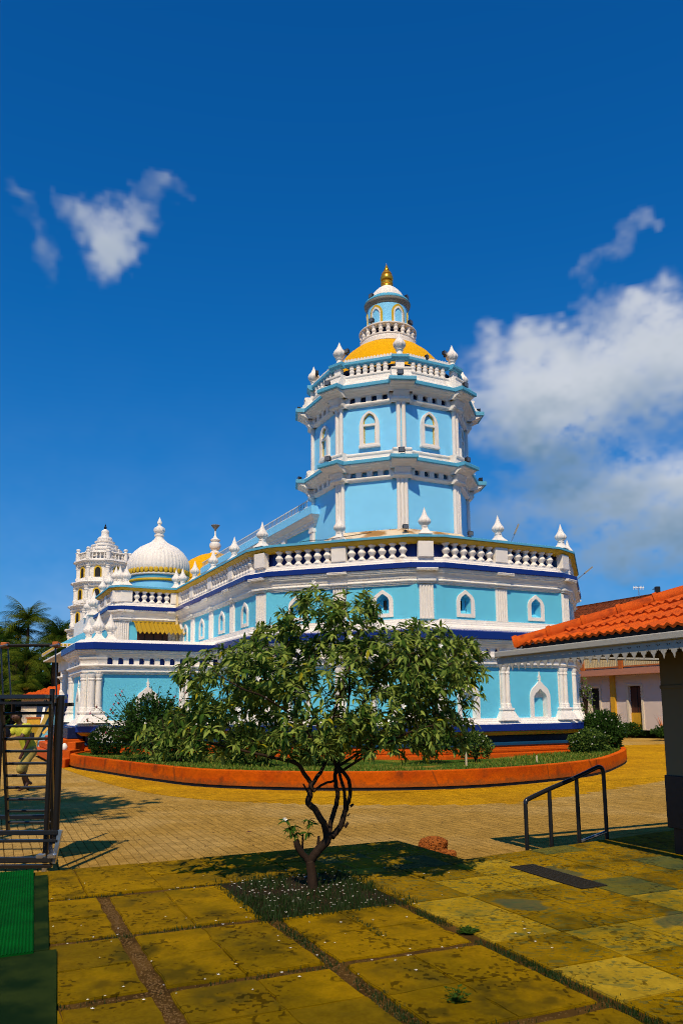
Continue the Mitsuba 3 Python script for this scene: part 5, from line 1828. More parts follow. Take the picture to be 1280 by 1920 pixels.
def rock(c, r, label, seed):
    ico = trimesh.creation.icosphere(subdivisions=5)
    v = ico.vertices.copy()
    v = np.sign(v) * np.abs(v) ** .82
    n = meshkit.noise(v * 1.7 + seed, seed) - .5
    n2 = meshkit.noise(v * 7 + seed, seed + 1) - .5
    n3 = meshkit.noise(v * 19 + seed, seed + 2) - .5
    v = v * (1 + .30 * n + .10 * n2 + .07 * n3)[:, None] * r + np.array(c) + [0, 0, r[2] * .8]
    solo('laterite_stone', mikit.ply((v, ico.faces), 'laterite', smooth=True), label, 'stone')


rock((1.13, 10.22, 0), np.array([.185, .15, .118]), 'rough reddish brown laterite boulder lying by the terrace edge', 3)
rock((1.29, 10.02, 0), np.array([.11, .09, .05]), 'small flat laterite stone in front of the larger boulder', 8)
_mb = MB()
for k in range(90):
    b = rng.uniform(8.4, 13)
    a = rng.uniform(1.5, 8)
    s = rng.uniform(.008, .022)
    _mb.add([G(a, b, .006), G(a + s, b + s, .012), G(a + s * 2, b, .006), G(a + s, b - s, .01)], [[0, 1, 2, 3]])
solo('court_litter', mikit.ply(_mb.get(), 'straw'), 'small dry leaves scattered over the brick court', 'litter', kind='stuff')
q = G(3.55, 11.6, .012)
solo('dry_leaf', mikit.ply((np.array([q, q + [.05, .02, .02], q + [.11, 0, .008], q + [.05, -.03, .012]]), np.array([[0, 1, 2, 3]])), 'brown_wood'), 'single curled brown leaf on the brick court right of the trunk', 'leaf')

# ------------------------------------------------------------------ scaffold at the left
sc = thing('scaffold_tower', 'steel scaffold tower with a ladder at the left edge', 'scaffold')


def sp(name, mesh, mat='rust_steel', label=None, smooth=False):
    return part(sc, name, mikit.ply(mesh, mat, smooth=smooth), label)


YF, YB = 9.05, 10.45
for x, y, z0, z1, r in ((-3.28, 9.16, .35, 2.02, .036), (-3.42, 9.24, .12, 2.1, .03), (-3.99, 9.2, .4, 2.02, .03), (-3.80, YB, .1, 2.0, .022), (-5.3, 9.16, .1, 2.02, .034), (-5.85, YB, .1, 2.02, .03)):
    sp('leg', tube([[x, y, z0], [x, y, z1]], r, 10), 'rust_steel', smooth=40)
for x, y, x2, z0, z1 in ((-3.36, 9.22, -3.40, 2.0, 2.62), (-3.98, 9.2, -4.04, 2.0, 2.62), (-3.93, 9.3, -4.0, 2.0, 2.62), (-5.3, 9.2, -5.3, 2.0, 2.62)):
    sp('upper_rod', tube([[x2, y, z1], [(x + x2) / 2, y, (z0 + z1) / 2], [x, y, z0]], .009, 8), 'steel_dark', smooth=40)
sp('guard_rail', tube([[-5.5, 9.2, 2.62], [-3.36, 9.2, 2.615]], .019, 8), 'rust_steel', smooth=40)
sp('guard_rail', tube([[-4.2, 9.2, 1.93], [-3.95, 9.2, 1.93]], .014, 8), 'steel_bright', smooth=40)
for x in (-3.99, -3.38):
    sp('coupler', box(x - .035, x + .035, 9.15, 9.25, 2.585, 2.655, .008), 'orange_wood', 'rusty orange coupler')
    sp('coupler_pin', tube([[x - .06, 9.16, 2.60], [x + .05, 9.14, 2.62]], .012, 6), 'steel_bright')
sp('platform_board', box(-4.03, -3.42, 9.0, 9.75, 1.985, 2.035, .006), 'steel_dark', 'grey platform board at the top of the ladder')
sp('board_bearer', box(-4.0, -3.36, 9.03, 9.08, 1.925, 1.955), 'rust_steel')
sp('board_bearer', box(-4.0, -3.30, 9.60, 9.66, 1.90, 1.94), 'rust_steel')
# ladder: two stiles and ten rungs, leaning towards the terrace at its head
def LQ(s, u):
    """u from 0 (foot) to 1 (head), s from 0 (left) to 1 (right)."""
    return np.array([-4.16 + .03 * u + s * .56 + (.19 * u), 9.95 - .85 * u, .40 + 1.50 * u])


for s in (0, 1):
    sp('stile', beam(LQ(s, -.04), LQ(s, 1.02), .032, .05, up=(0, 1, .5)), 'steel_dark')
_rung = None
for k in range(10):
    u = .055 + k * .099
    sp('rung', tube([LQ(.02, u), LQ(.98, u)], .0165, 8), 'steel_dark', smooth=40)
# base frame
for z, h, m in ((.475, .05, 'steel_dark'), (.385, .03, 'steel_dark'), (.185, .06, 'steel_dark'), (.115, .035, 'rust_steel')):
    sp('base_rail', box(-5.6, -3.24 - .05 * (z < .3), 9.10 - (.04 if z < .3 else 0), 9.17 - (.04 if z < .3 else 0), z - h / 2, z + h / 2, .006), m)
    if z == .475:
        sp('rear_rail', box(-6.1, -3.8, YB - .02, YB + .04, z - h / 2, z + h / 2, .006), m)
sp('side_rail', beam([-3.30, 9.13, .15], [-3.82, YB, .15], .05), 'rust_steel')
sp('side_brace', beam([-3.22, 9.14, .50], [-3.28, 9.12, .14], .045), 'steel_bright')
sp('diagonal_brace', tube([[-3.84, YB, .2], [-3.34, 9.2, 2.0]], .014, 6), 'rust_steel')
for x in (-3.42, -3.29):
    sp('clamp', box(x - .04, x + .04, 9.05, 9.15, .20, .245, .008), 'steel_bright')
sp('foot', tube([[-3.37, 9.09, .0], [-3.37, 9.09, .12]], .028, 10), 'steel_bright', smooth=40)
sp('foot_plate', box(-3.45, -3.29, 9.02, 9.16, .0, .014), 'steel_bright')
sp('foot', tube([[-5.3, 9.13, .0], [-5.3, 9.13, .12]], .028, 10), 'steel_bright', smooth=40)
pb = thing('push_pole', 'dark wooden pole with a round knob leaning at the left edge behind the ladder', 'pole')
part(pb, 'shaft', mikit.ply(tube([[-5.18, 11.3, .06], [-4.95, 11.5, 1.48]], .05, 8), 'brown_wood', smooth=40))
part(pb, 'knob', mikit.ply((trimesh.creation.icosphere(3).vertices * [.09, .09, .1] + [-4.94, 11.5, 1.53], trimesh.creation.icosphere(3).faces), 'dark_cloth', smooth=True))

# ------------------------------------------------------------------ far things at the left
ped = thing('pedestal', 'ochre pedestal with a bright yellow top block at the far left', 'pedestal')
part(ped, 'shaft', mikit.ply(box(-17.0, -16.3, 42.6, 43.2, -.02, 1.05, .02), 'yellow_sheet'))
part(ped, 'top', mikit.ply(box(-17.05, -16.3, 42.5, 43.2, 1.05, 1.42, .02), 'yellow_paint'))
part(ped, 'lip', mikit.ply(box(-17.1, -16.25, 42.45, 43.25, 1.42, 1.5), 'orange_wood'))
part(ped, 'stand', mikit.ply(box(-17.2, -16.0, 43.3, 44.4, -.02, .9), 'brown_wood'))
cart = thing('plank_stack', 'yellow and blue planks leaning together beside the temple porch', 'planks')
for p, q, w, m in (((-14.95, 38.0, .1), (-14.3, 38.6, 2.05), .2, 'yellow_sheet'), ((-14.55, 38.2, .3), (-14.35, 38.8, 1.75), .34, 'blue_plank'), ((-14.75, 38.3, .1), (-14.72, 38.8, 2.0), .12, 'flower_white'), ((-14.35, 37.8, .75), (-14.05, 38.0, 1.2), .12, 'yellow_paint'),
                   ((-14.1, 38.3, .2), (-14.0, 38.8, 1.9), .3, 'blue_plank')):
    part(cart, 'plank', mikit.ply(beam(p, q, w, .05, up=(0, 1, 0)), m))
hs = thing('tiled_house', 'small far house with a light red tiled roof seen below the palms', 'house')
part(hs, 'wall', mikit.ply(box(-27, -17.5, 66, 72, -.05, 2.9), 'cream_wall'))
_r = MB()
for i in range(9):
    y0, z0 = 65.3 + i * .42, 2.85 + i * .17
    for k in range(34):
        x0 = -27.6 + k * .31 + i * .0
        lo = i * .42
        if x0 < -27.6 + lo or x0 > -17.2:
            continue
        _r.add([[x0, y0, z0 + .07], [x0 + .155, y0, z0 + .12], [x0 + .31, y0, z0 + .06], [x0, y0 + .45, z0 + .2], [x0 + .155, y0 + .45, z0 + .25], [x0 + .31, y0 + .45, z0 + .19], [x0, y0, z0 - .03], [x0 + .31, y0, z0 - .03]],
               [[0, 1, 4, 3], [1, 2, 5, 4], [6, 7, 2, 1], [6, 1, 0, 6]])
part(hs, 'roof', mikit.ply(_r.get(), 'tile_orange'), 'red tiled roof', 'stuff')
part(hs, 'window', mikit.ply(box(-24, -23, 65.93, 66.02, 1.0, 2.1), 'dark_inside'))
part(hs, 'door', mikit.ply(box(-21, -20, 65.93, 66.02, 0, 2.1), 'brown_wood'))
car = thing('parked_car', 'small white car parked far off below the palms at the left edge', 'car')
M = tf((-40.5, 88, -.05), .3)
_q = np.array([(-2.0, .35), (2.0, .35), (2.05, .75), (1.35, .9), (.75, 1.42), (-1.0, 1.45), (-1.75, .95), (-2.05, .85)])
_v, _f = holed(_q, [], 1.6)
part(car, 'body', mikit.ply(MB().mesh((_v, _f), M).get(), 'flower_white'))
_q = np.array([(1.15, .95), (.68, 1.36), (-.95, 1.38), (-1.5, .98)])
_v, _f = holed(_q, [], 1.64)
_v[:, 1] -= .02
part(car, 'windows', mikit.ply(MB().mesh((_v, _f), M).get(), 'lamp_glass'))
for x in (-1.3, 1.3):
    for y in (-.03, 1.45):
        part(car, 'wheel', mikit.ply(MB().mesh(beam([x, y, .32], [x, y + .18, .32], .001) if False else tube([[x, y, .32], [x, y + .18, .32]], .32, 14), M).get(), 'dark_inside', smooth=40))
# ------------------------------------------------------------------ plants


def leaf_mesh(L, W, droop, fold, n=4):
    """A lance shaped leaf along +x, bending down, folded along its midrib."""
    V, F = [], []
    for i in range(n + 1):
        t = i / n
        w = W * (math.sin(PI * min(1, t ** .85 * .97 + .03)) ** .8) if 0 < i < n else W * .06
        ang = droop * t
        x = L * (math.sin(ang) / droop if droop > .01 else t)
        z = -L * ((1 - math.cos(ang)) / droop if droop > .01 else 0)
        V += [[x, w, z + w * fold], [x, 0, z], [x, -w, z + w * fold]]
    for i in range(n):
        a = 3 * i
        F += [[a, a + 1, a + 4, a + 3], [a + 1, a + 2, a + 5, a + 4]]
    return np.array(V), np.array(F)


LEAVES = [leaf_mesh(.128, .019, d, f) for d, f in ((.5, .35), (.9, .5), (1.3, .3), (.2, .6))]
LEAVES_P = None


def basis(d, roll=0.0):
    d = d / np.linalg.norm(d)
    s = np.cross([0, 0, 1.0], d)
    s = s / max(np.linalg.norm(s), 1e-6)
    u = np.cross(d, s)
    c, k = math.cos(roll), math.sin(roll)
    return np.stack([d, s * c + u * k, u * c - s * k], 1)


def w_of(u, v, y):
    """Where the sight line of a photo pixel meets the upright plane at distance y: used once to set out the trunk."""
    return None


# the small tree on the terrace: skeleton as (x, y, z) joints with radii
TREE_Y = 6.92


def J(X, Z, dy=0.0):
    return np.array([X, TREE_Y + dy, Z])


# (image position turned to metres at the tree's distance: 1 px = 4.75 mm; x from the picture's middle, z from the ground)
def JP(u, v, dy=0.0):
    y = TREE_Y + dy
    s = y / 1458.45
    return np.array([(u - 640) * s + .0087 * (v - 1119) * s * -1, y, 1.85 + (1331 - (640 - u) * .009 - v) * s * 1.013])


tree = thing('small_tree', 'small crooked tree with drooping green leaves growing from the square soil pit', 'tree')
BR = [
    ([(593, 1675, 0), (589, 1650, 0), (585, 1614, 0), (583, 1600, 0)], (.072, .050, .044, .046)),
    ([(583, 1604, 0), (571, 1590, -.02), (560, 1574, -.04), (557, 1564, -.04)], (.030, .030, .033, .030)),
    ([(583, 1603, 0), (590, 1592, 0), (600, 1580, 0), (613, 1566, 0), (618, 1554, 0)], (.042, .043, .043, .043, .036)),
    ([(614, 1562, 0), (609, 1540, -.02), (600, 1525, -.04), (592, 1511, -.05), (580, 1500, -.05), (582, 1487, -.04), (584, 1474, -.03), (585, 1464, -.02)], (.036, .033, .032, .031, .031, .030, .026, .026)),
    ([(585, 1466, -.02), (571, 1447, -.06), (558, 1430, -.12), (533, 1423, -.2), (500, 1414, -.25), (455, 1404, -.25), (405, 1392, -.2), (355, 1380, -.15)], (.022, .021, .020, .016, .014, .012, .010, .007)),
    ([(586, 1467, -.02), (597, 1452, .02), (606, 1438, .08), (612, 1415, .15), (600, 1375, .25), (580, 1330, .3)], (.020, .020, .018, .015, .012, .009)),
    ([(588, 1480, -.03), (600, 1471, .0), (614, 1464, .03), (626, 1462, .05)], (.014, .012, .012, .012)),
    ([(617, 1556, 0), (620, 1536, .05), (628, 1511, .08), (633, 1490, .08), (630, 1470, .06), (628, 1452, .05), (631, 1436, .05)], (.028, .025, .024, .023, .022, .020, .022)),
    ([(622, 1560, 0), (632, 1549, .02), (639, 1540, .03), (645, 1520, .04), (651, 1503, .05), (656, 1485, .05), (653, 1461, .04), (642, 1445, .03), (632, 1436, .03)], (.032, .030, .029, .027, .023, .020, .019, .019, .018)),
    ([(647, 1515, .05), (646, 1495, .0), (644, 1476, -.02), (638, 1456, -.03), (634, 1440, -.02)], (.018, .017, .017, .016, .016)),
    ([(631, 1438, .04), (624, 1424, .0), (608, 1408, -.1), (585, 1385, -.25), (560, 1350, -.35), (548, 1290, -.4)], (.020, .018, .016, .014, .011, .007)),
    ([(632, 1437, .04), (640, 1420, .05), (644, 1400, .05), (650, 1350, .1), (655, 1290, .15), (650, 1220, .15), (640, 1160, .1)], (.018, .015, .014, .013, .012, .009, .006)),
    ([(634, 1436, .03), (660, 1420, .1), (700, 1395, .2), (750, 1362, .3), (800, 1330, .3), (845, 1300, .25)], (.016, .014, .013, .011, .009, .006)),
    ([(640, 1445, .03), (668, 1428, -.15), (705, 1405, -.35), (760, 1380, -.5), (810, 1365, -.55)], (.014, .013, .012, .010, .006)),
    ([(558, 1432, -.12), (535, 1395, -.05), (505, 1350, .1), (470, 1300, .2), (440, 1255, .2)], (.015, .013, .011, .009, .006)),
    ([(612, 1415, .15), (590, 1340, .5), (560, 1260, .6), (560, 1180, .5)], (.012, .010, .008, .006)),
    ([(648, 1365, .1), (690, 1310, .4), (730, 1250, .5), (760, 1210, .5)], (.011, .009, .008, .005)),
    ([(655, 1290, .15), (700, 1270, -.2), (750, 1240, -.4), (800, 1230, -.4)], (.010, .008, .007, .005)),
    ([(560, 1350, -.35), (500, 1310, -.6), (450, 1290, -.7), (400, 1260, -.6)], (.010, .008, .007, .005)),
    ([(612, 1400, .15), (630, 1330, -.4), (650, 1270, -.7), (680, 1230, -.7)], (.010, .009, .007, .005)),
    ([(800, 1190 + 345, .0), (806, 1527, .0)], (.001, .001)),
]
wood = MB()
tipsrc = []
BRP = []
for pts, rad in BR[:-1]:
    P = smooth_path([JP(*q) for q in pts], 4)
    r = np.interp(np.linspace(0, 1, len(P)), np.linspace(0, 1, len(rad)), rad)
    P = P + rng.normal(0, .002, P.shape)
    r = r * .88
    wood.mesh(tube(P, r, 9))
    BRP.append((P, r))
for u, v, du, dv, r in ((646, 1543, 6, -8, .016), (656, 1507, 6, -4, .013), (579, 1482, -9, -16, .010), (569, 1582, 1, -32, .010), (598, 1572, 1, -14, .016), (651, 1524, 4, -5, .006)):
    wood.mesh(tube([JP(u, v), JP(u + du, v + dv)], [r, r * .7], 7))
part(tree, 'trunk', mikit.ply(wood.get(), 'bark', smooth=True))
nodes = np.vstack([P[max(0, int(len(P) * .3)):] for P, r in BRP[4:6] + BRP[10:]])
# crown: lobes in metres (x, z, half width, half height, depth)
LOBES = [(645, 1300, 215, 105, 1.0, 14), (650, 1290, 90, 100, .8, 3.0), (578, 1172, 62, 68, .5, 3.0), (655, 1170, 62, 62, .5, 2.6), (832, 1290, 78, 100, .7, 4.2), (745, 1250, 100, 70, .8, 3.5), (415, 1285, 84, 74, .7, 6.2), (325, 1372, 62, 50, .5, 1.3),
         (400, 1365, 72, 52, .6, 2.2), (500, 1250, 90, 70, .8, 3.6), (600, 1385, 170, 36, .8, 3.2), (770, 1375, 110, 48, .7, 3.0), (845, 1375, 42, 40, .4, 1.0), (870, 1250, 36, 45, .4, .9), (790, 1205, 60, 36, .4, 1.4), (520, 1200, 46, 44, .4, 1.3)]
wsum = np.array([l[5] for l in LOBES])
wsum = wsum / wsum.sum()
spots = []
while len(spots) < 2400:
    l = LOBES[rng.choice(len(LOBES), p=wsum)]
    q = rng.normal(0, 1, 3)
    q = q / np.linalg.norm(q) * rng.uniform(.25, 1) ** .45
    u, v, d = l[0] + q[0] * l[2], l[1] + q[1] * l[3], q[2] * l[4]
    p = JP(u, v, 0.0)
    p = np.array([p[0], TREE_Y + d, p[2]])
    spots.append(p)
spots = np.array(spots)
spots = spots[meshkit.noise(spots * 3.2, 21) > rng.uniform(.18, .6, len(spots))]
d = np.linalg.norm(spots[:, None] - nodes[None], axis=2)
order = np.argsort(d.min(1))
twigs = MB()
net = [tuple(x) for x in nodes]
netarr = np.array(net)
leaves = []
for i in order:
    p = spots[i]
    dd = np.linalg.norm(netarr - p, axis=1) + .35 * np.maximum(0, netarr[:, 2] - p[2])
    j = int(np.argmin(dd))
    q = netarr[j]
    mid = (p + q) / 2 + rng.normal(0, .02, 3) + [0, 0, .03]
    L = np.linalg.norm(p - q)
    path = smooth_path([q, mid, p], 3)
    twigs.mesh(tube(path, np.linspace(.0025 + .004 * min(L, 1), .0022, len(path)), 5, False))
    netarr = np.vstack([netarr, path[1:]])
    out = p - np.array([JP(640, 1330)[0], TREE_Y, p[2] - .25])
    out = out / max(np.linalg.norm(out), .1)
    tw = (p - q) / max(L, .05)
    axis = tw * .5 + out * .5 + np.array([0, 0, .35])
    axis /= np.linalg.norm(axis)
    n = rng.integers(7, 12)
    a0 = rng.uniform(0, 6.28)
    B = basis(axis)
    for k in range(n):
        a = a0 + k * 2.4
        tilt = rng.uniform(.75, 1.5)
        dirv = B[:, 0] * math.cos(tilt) + (B[:, 1] * math.cos(a) + B[:, 2] * math.sin(a)) * math.sin(tilt)
        dirv = dirv + np.array([0, 0, -.40 * rng.random()])
        base = p - axis * rng.uniform(0, .05)
        s = rng.uniform(.5, .86)
        r = rng.random()
        mat = 0 if r < .16 else 1 if r < .56 else 2 if r < .965 else 3
        M = np.eye(4)
        M[:3, :3] = basis(dirv, rng.normal(0, .45)) * s
        M[:3, 3] = base
        leaves.append((base[1] + .4 * abs(base[0]), rng.integers(4), mat, M))
part(tree, 'twigs', mikit.ply(twigs.get(), 'bark', smooth=True), kind='stuff')
LM = ('leaf_dark', 'leaf_mid', 'leaf_light', 'leaf_yellow')
LP = {(i, m): mikit.ply(LEAVES[i], LM[m], smooth=True) for i in range(4) for m in range(4)}
leaves.sort(key=lambda q: q[0])
rest = [MB() for _ in range(4)]
for k, (_, i, m, M) in enumerate(leaves):
    if k < 300:
        part(tree, 'leaf', moved(LP[(i, m)], M))
    else:
        rest[m].mesh(LEAVES[i], M)
for m in range(4):
    part(tree, 'foliage', mikit.ply(rest[m].get(), LM[m], smooth=True), None, 'stuff')
# sprig low on the trunk, with a white flower, and a few flowers in the crown
spr = MB()
sl = MB()
for (u0, v0), (u1, v1) in (((560, 1576), (538, 1530)), ((563, 1582), (585, 1537)), ((557, 1578), (548, 1545)), ((590, 1527), (580, 1530)), ((562, 1577), (555, 1540))):
    p, q = JP(u0, v0, -.03), JP(u1, v1, -.05)
    spr.mesh(tube([p, (p + q) / 2 + [.01, 0, .01], q], [.004, .003, .002], 5))
    for c in ((q,) if u0 == 590 else (q, (p + 2 * q) / 3)):
        for k in range(6):
            a = k * 1.05 + rng.uniform(0, .5)
            dv = np.array([math.cos(a), math.sin(a) * .8, rng.uniform(-.5, .25)])
            M = np.eye(4)
            M[:3, :3] = basis(dv, rng.normal(0, .4)) * .62
            M[:3, 3] = c
            sl.mesh(LEAVES[rng.integers(4)], M)
part(tree, 'sprig', mikit.ply(spr.get(), 'bark', smooth=True))
part(tree, 'sprig_leaves', mikit.ply(sl.get(), 'leaf_dark', smooth=True), kind='stuff')
fl = MB()
for u, v, dy in ((538, 1526, -.06), (505, 1282, -.9), (812, 1228, -.5), (655, 1214, -.7), (700, 1190, -.5), (566, 1234, -.6), (740, 1330, -.9), (590, 1110, -.4), (470, 1330, -.8)):
    c = JP(u, v)
    c[1] += dy
    for k in range(5):
        a = k * 2 * PI / 5
        dv = np.array([math.cos(a), -.5, math.sin(a)])
        M = np.eye(4)
        M[:3, :3] = basis(dv, 1.2) * np.array([.2, .45, .2])
        M[:3, 3] = c
        fl.mesh(LEAVES[3], M)
part(tree, 'flowers', mikit.ply(fl.get(), 'flower_white', smooth=True), kind='stuff')


def leaf_cloud(n, c, r, size, shell=.5, flat=.0, seed=0, bumps=.25):
    """Leaves through the volume of a lumpy ellipsoid, denser towards its outside."""
    c, r = np.asarray(c, float), np.broadcast_to(np.asarray(r, float), 3)
    q = rng.normal(0, 1, (int(n * 1.25), 3))
    q /= np.linalg.norm(q, axis=1, keepdims=True)
    q = q[q[:, 2] > -.75][:n]
    m = len(q)
    k = (shell + (1 - shell) * rng.random(m) ** .5) * (1 + bumps * 2 * (meshkit.noise(q * 2.6 + seed, seed) - .5) + bumps * (meshkit.noise(q * 6.0 + seed, seed + 1) - .5))
    p = c + q * r * k[:, None]
    d = q + rng.normal(0, .7, (m, 3))
    d /= np.linalg.norm(d, axis=1, keepdims=True)
    s = np.cross(d, rng.normal(0, 1, (m, 3)))
    s /= np.linalg.norm(s, axis=1, keepdims=True)
    L = (size * rng.uniform(.6, 1.3, m))[:, None]
    V = np.stack([p, p + d * L * .5 + s * L * .26, p + d * L, p + d * L * .5 - s * L * .26], 1).reshape(-1, 3)
    return V, np.arange(4 * m).reshape(m, 4)


def bush(name, label, c, r, n, size, mats=('bush_leaf', 'leaf_mid'), flowers=0, group=None, shell=.55, bumps=.22):
    t = thing(name, label, 'bush', group)
    sd = int(abs(c[0] * 7 + c[1] * 13)) + 1
    for k, m in enumerate(mats):
        part(t, 'foliage', mikit.ply(leaf_cloud(n // len(mats), c, r, size, shell, seed=sd + 0, bumps=bumps), m), kind='stuff')
    st = MB()
    for k in range(9):
        a = k * 2 * PI / 9
        st.mesh(tube([[c[0], c[1], c[2] - r[2] * 1.0], [c[0] + r[0] * .3 * math.cos(a), c[1] + r[1] * .3 * math.sin(a), c[2]], [c[0] + r[0] * .75 * math.cos(a), c[1] + r[1] * .75 * math.sin(a), c[2] + r[2] * .5]], [.03, .02, .008], 5))
    part(t, 'stems', mikit.ply(st.get(), 'bark', smooth=True))
    if flowers:
        f = MB()
        for k in range(flowers):
            q = rng.normal(0, 1, 3)
            q[2] = abs(q[2])
            q /= np.linalg.norm(q)
            q[1] = -abs(q[1])
            p = np.asarray(c) + q * r * 1.02
            for j in range(4):
                a = j * PI / 2 + rng.random()
                e1 = np.array([math.cos(a), 0, math.sin(a)]) * .018
                e2 = np.array([-e1[2], 0, e1[0]]) * .5
                f.add([p, p + e1 + e2, p + e1 * 1.6 - [0, .02, 0], p + e1 - e2], [[0, 1, 2, 3]])
        part(t, 'flowers', mikit.ply(f.get(), 'flower_white'), kind='stuff')
    return t


bush('round_bush', 'small round clipped bush dotted with white flowers, left end of the garden bed', (-8.05, 26.9, .78), (.56, .56, .52), 5200, .075, ('bush_leaf', 'bush_leaf'), 70, None, .6, .12)
bush('round_bush', 'low rounded bush in the lawn in front of the orange plinth, right of the tree', (3.85, 23.0, .70), (.46, .42, .42), 3200, .07, ('bush_leaf', 'leaf_mid'), 10)
bush('corner_bush', 'large dark bush at the right corner of the temple', (9.15, 27.8, .92), (.72, .8, .70), 7500, .095, ('bush_leaf', 'bush_leaf', 'leaf_dark'), 14, None, .5, .3)
bush('corner_bush', 'lower bush at the foot of the large corner bush, nearer the kerb', (7.85, 25.3, .66), (.62, .55, .44), 5200, .085, ('bush_leaf', 'leaf_mid'), 8)
bush('climber', 'thin leafy shrub with pale flowers behind the right corner of the temple', (9.75, 31.5, 2.1), (.26, .4, .85), 220, .12, ('leaf_mid',), 14, None, .3, .5)
for i, (x, y, z, r, n, lab) in enumerate(((-4.6, 22.4, .95, .85, 4200, 'dark shrub under the left side of the tree crown, behind the kerb'), (-2.6, 22.0, .75, .75, 3600, 'dark shrub behind the tree, left of the trunk'), (-.6, 22.4, .7, .7, 3000, 'low dark shrub directly behind the trunk fork'),
                                          (2.55, 22.6, .95, .62, 1500, 'loose young shrub with drooping leaves left of the little round bush'))):
    bush('garden_shrub', lab, (x, y, z), (r, r * .7, r * .85), n, .11, ('bush_leaf', 'leaf_mid'), 0, None, .35, .45)
bush('house_hedge', 'low dark hedge along the foot of the far house', (15.9, 45.0, .45), (2.2, .5, .38), 3800, .13, ('bush_leaf', 'leaf_dark'))
bush('house_hedge', 'continuing low hedge at the foot of the far house, near the pavilion pillar', (18.1, 41.0, .45), (2.0, .9, .40), 3800, .13, ('bush_leaf', 'leaf_dark'))
t = thing('spiky_plant', 'reddish spiky plant in front of the far house wall', 'plant')
_mb = MB()
for k in range(26):
    a, L = rng.uniform(0, 6.28), rng.uniform(.5, .95)
    p = np.array([17.0, 41.9, .5])
    tip = p + [math.cos(a) * L * .55, math.sin(a) * L * .55, L]
    s = np.array([-math.sin(a), math.cos(a), 0]) * .03
    _mb.add([p - s, p + s, tip], [[0, 1, 2]])
part(t, 'leaves', mikit.ply(_mb.get(), 'orange_wood'))

# hibiscus with long arching twigs
hib = thing('hibiscus', 'dark hibiscus bush with arching twigs and small pink buds left of the tree', 'bush')
HC = np.array([-5.55, 23.2, 1.25])
for k, m in enumerate(('bush_leaf', 'leaf_dark', 'bush_leaf')):
    part(hib, 'foliage', mikit.ply(leaf_cloud(2300, HC, (1.0, .9, .95), .105, .25, seed=40, bumps=.4), m), kind='stuff')
tw, lf, fl = MB(), MB(), MB()
for k in range(46):
    a = rng.uniform(-.2, PI + .2)
    L = rng.uniform(.9, 1.75)
    if k < 6:
        a, L = (PI - .15 - k * .16), 2.0 - .08 * k
    dirv = np.array([math.cos(a), rng.normal(0, .35), math.sin(a) * .85 + .1])
    dirv /= np.linalg.norm(dirv)
    p0 = HC + [0, 0, -.7]
    P = smooth_path([p0, p0 + dirv * L * .5 + [0, 0, .35], p0 + dirv * L + [0, 0, .55]], 6)
    tw.mesh(tube(P, np.linspace(.018, .006, len(P)), 5, False))
    for q in range(34):
        t_ = rng.uniform(.35, 1)
        c = P[min(len(P) - 1, int(t_ * len(P)))] + rng.normal(0, .035, 3)
        dv = rng.normal(0, 1, 3)
        dv /= np.linalg.norm(dv)
        s = np.cross(dv, rng.normal(0, 1, 3))
        s /= np.linalg.norm(s)
        l = rng.uniform(.05, .10)
        lf.add([c, c + dv * l * .5 + s * l * .28, c + dv * l, c + dv * l * .5 - s * l * .28], [[0, 1, 2, 3]])
    if rng.random() < .55 or k < 6:
        ico = trimesh.creation.icosphere(1)
        fl.mesh((ico.vertices * [.022, .022, .034] + P[-1], ico.faces))
part(hib, 'twigs', mikit.ply(tw.get(), 'bark', smooth=True), kind='stuff')
part(hib, 'twig_leaves', mikit.ply(lf.get(), 'leaf_dark'), kind='stuff')
part(hib, 'buds', mikit.ply(fl.get(), 'flower_pink', smooth=True), kind='stuff')


# coconut palms
def frond(L, droop, mb, M, dens=26, w=.035):
    P, tan = [], []
    n = dens
    a = .62 + rng.uniform(-.2, .2)
    pos = np.zeros(3)
    for i in range(n + 1):
        t = i / n
        ang = a - droop * t ** 1.3
        P.append(pos.copy())
        tan.append([math.cos(ang), 0, math.sin(ang)])
        pos = pos + np.array(tan[-1]) * L / n
    P = np.array(P)
    V, F = [], []
    tb = tube(P, np.linspace(.045, .008, len(P)), 4, False)
    mb.mesh(tb, M)
    for i in range(2, n + 1):
        t = i / n
        l = L * .30 * math.sin(PI * min(1, .12 + t * .86)) ** .6
        for sgn in (-1, 1):
            c = P[i]
            d = np.array(tan[i]) * .55 + np.array([0, sgn * .8, 0]) + np.array([0, 0, -.30 - .25 * rng.random()])
            d /= np.linalg.norm(d)
            wv = np.array(tan[i]) * w * (1.3 - t)
            k = len(V)
            m = c + d * l * .55
            e = c + d * l + [0, 0, -l * .28]
            V += [c - wv, c + wv, m + wv * .8, m - wv * .8, e]
            F += [[k, k + 1, k + 2], [k, k + 2, k + 3], [k + 3, k + 2, k + 4]]
    mb.mesh((np.array(V), np.array(F)), M)


def crown(L, n, seed):
    A, B = MB(), MB()
    for k in range(n):
        a = k * 2.39996
        lift = 1.0 - k / n
        M = tf((0, 0, 0), a)
        c, s = math.cos(-(lift - .45) * 1.3), math.sin(-(lift - .45) * 1.3)
        R = np.eye(4)
        R[:3, :3] = np.array([[c, 0, s], [0, 1, 0], [-s, 0, c]])
        frond(L * rng.uniform(.8, 1.1), rng.uniform(1.0, 1.7), A if rng.random() < .55 else B, M @ R)
    return A.get(), B.get()


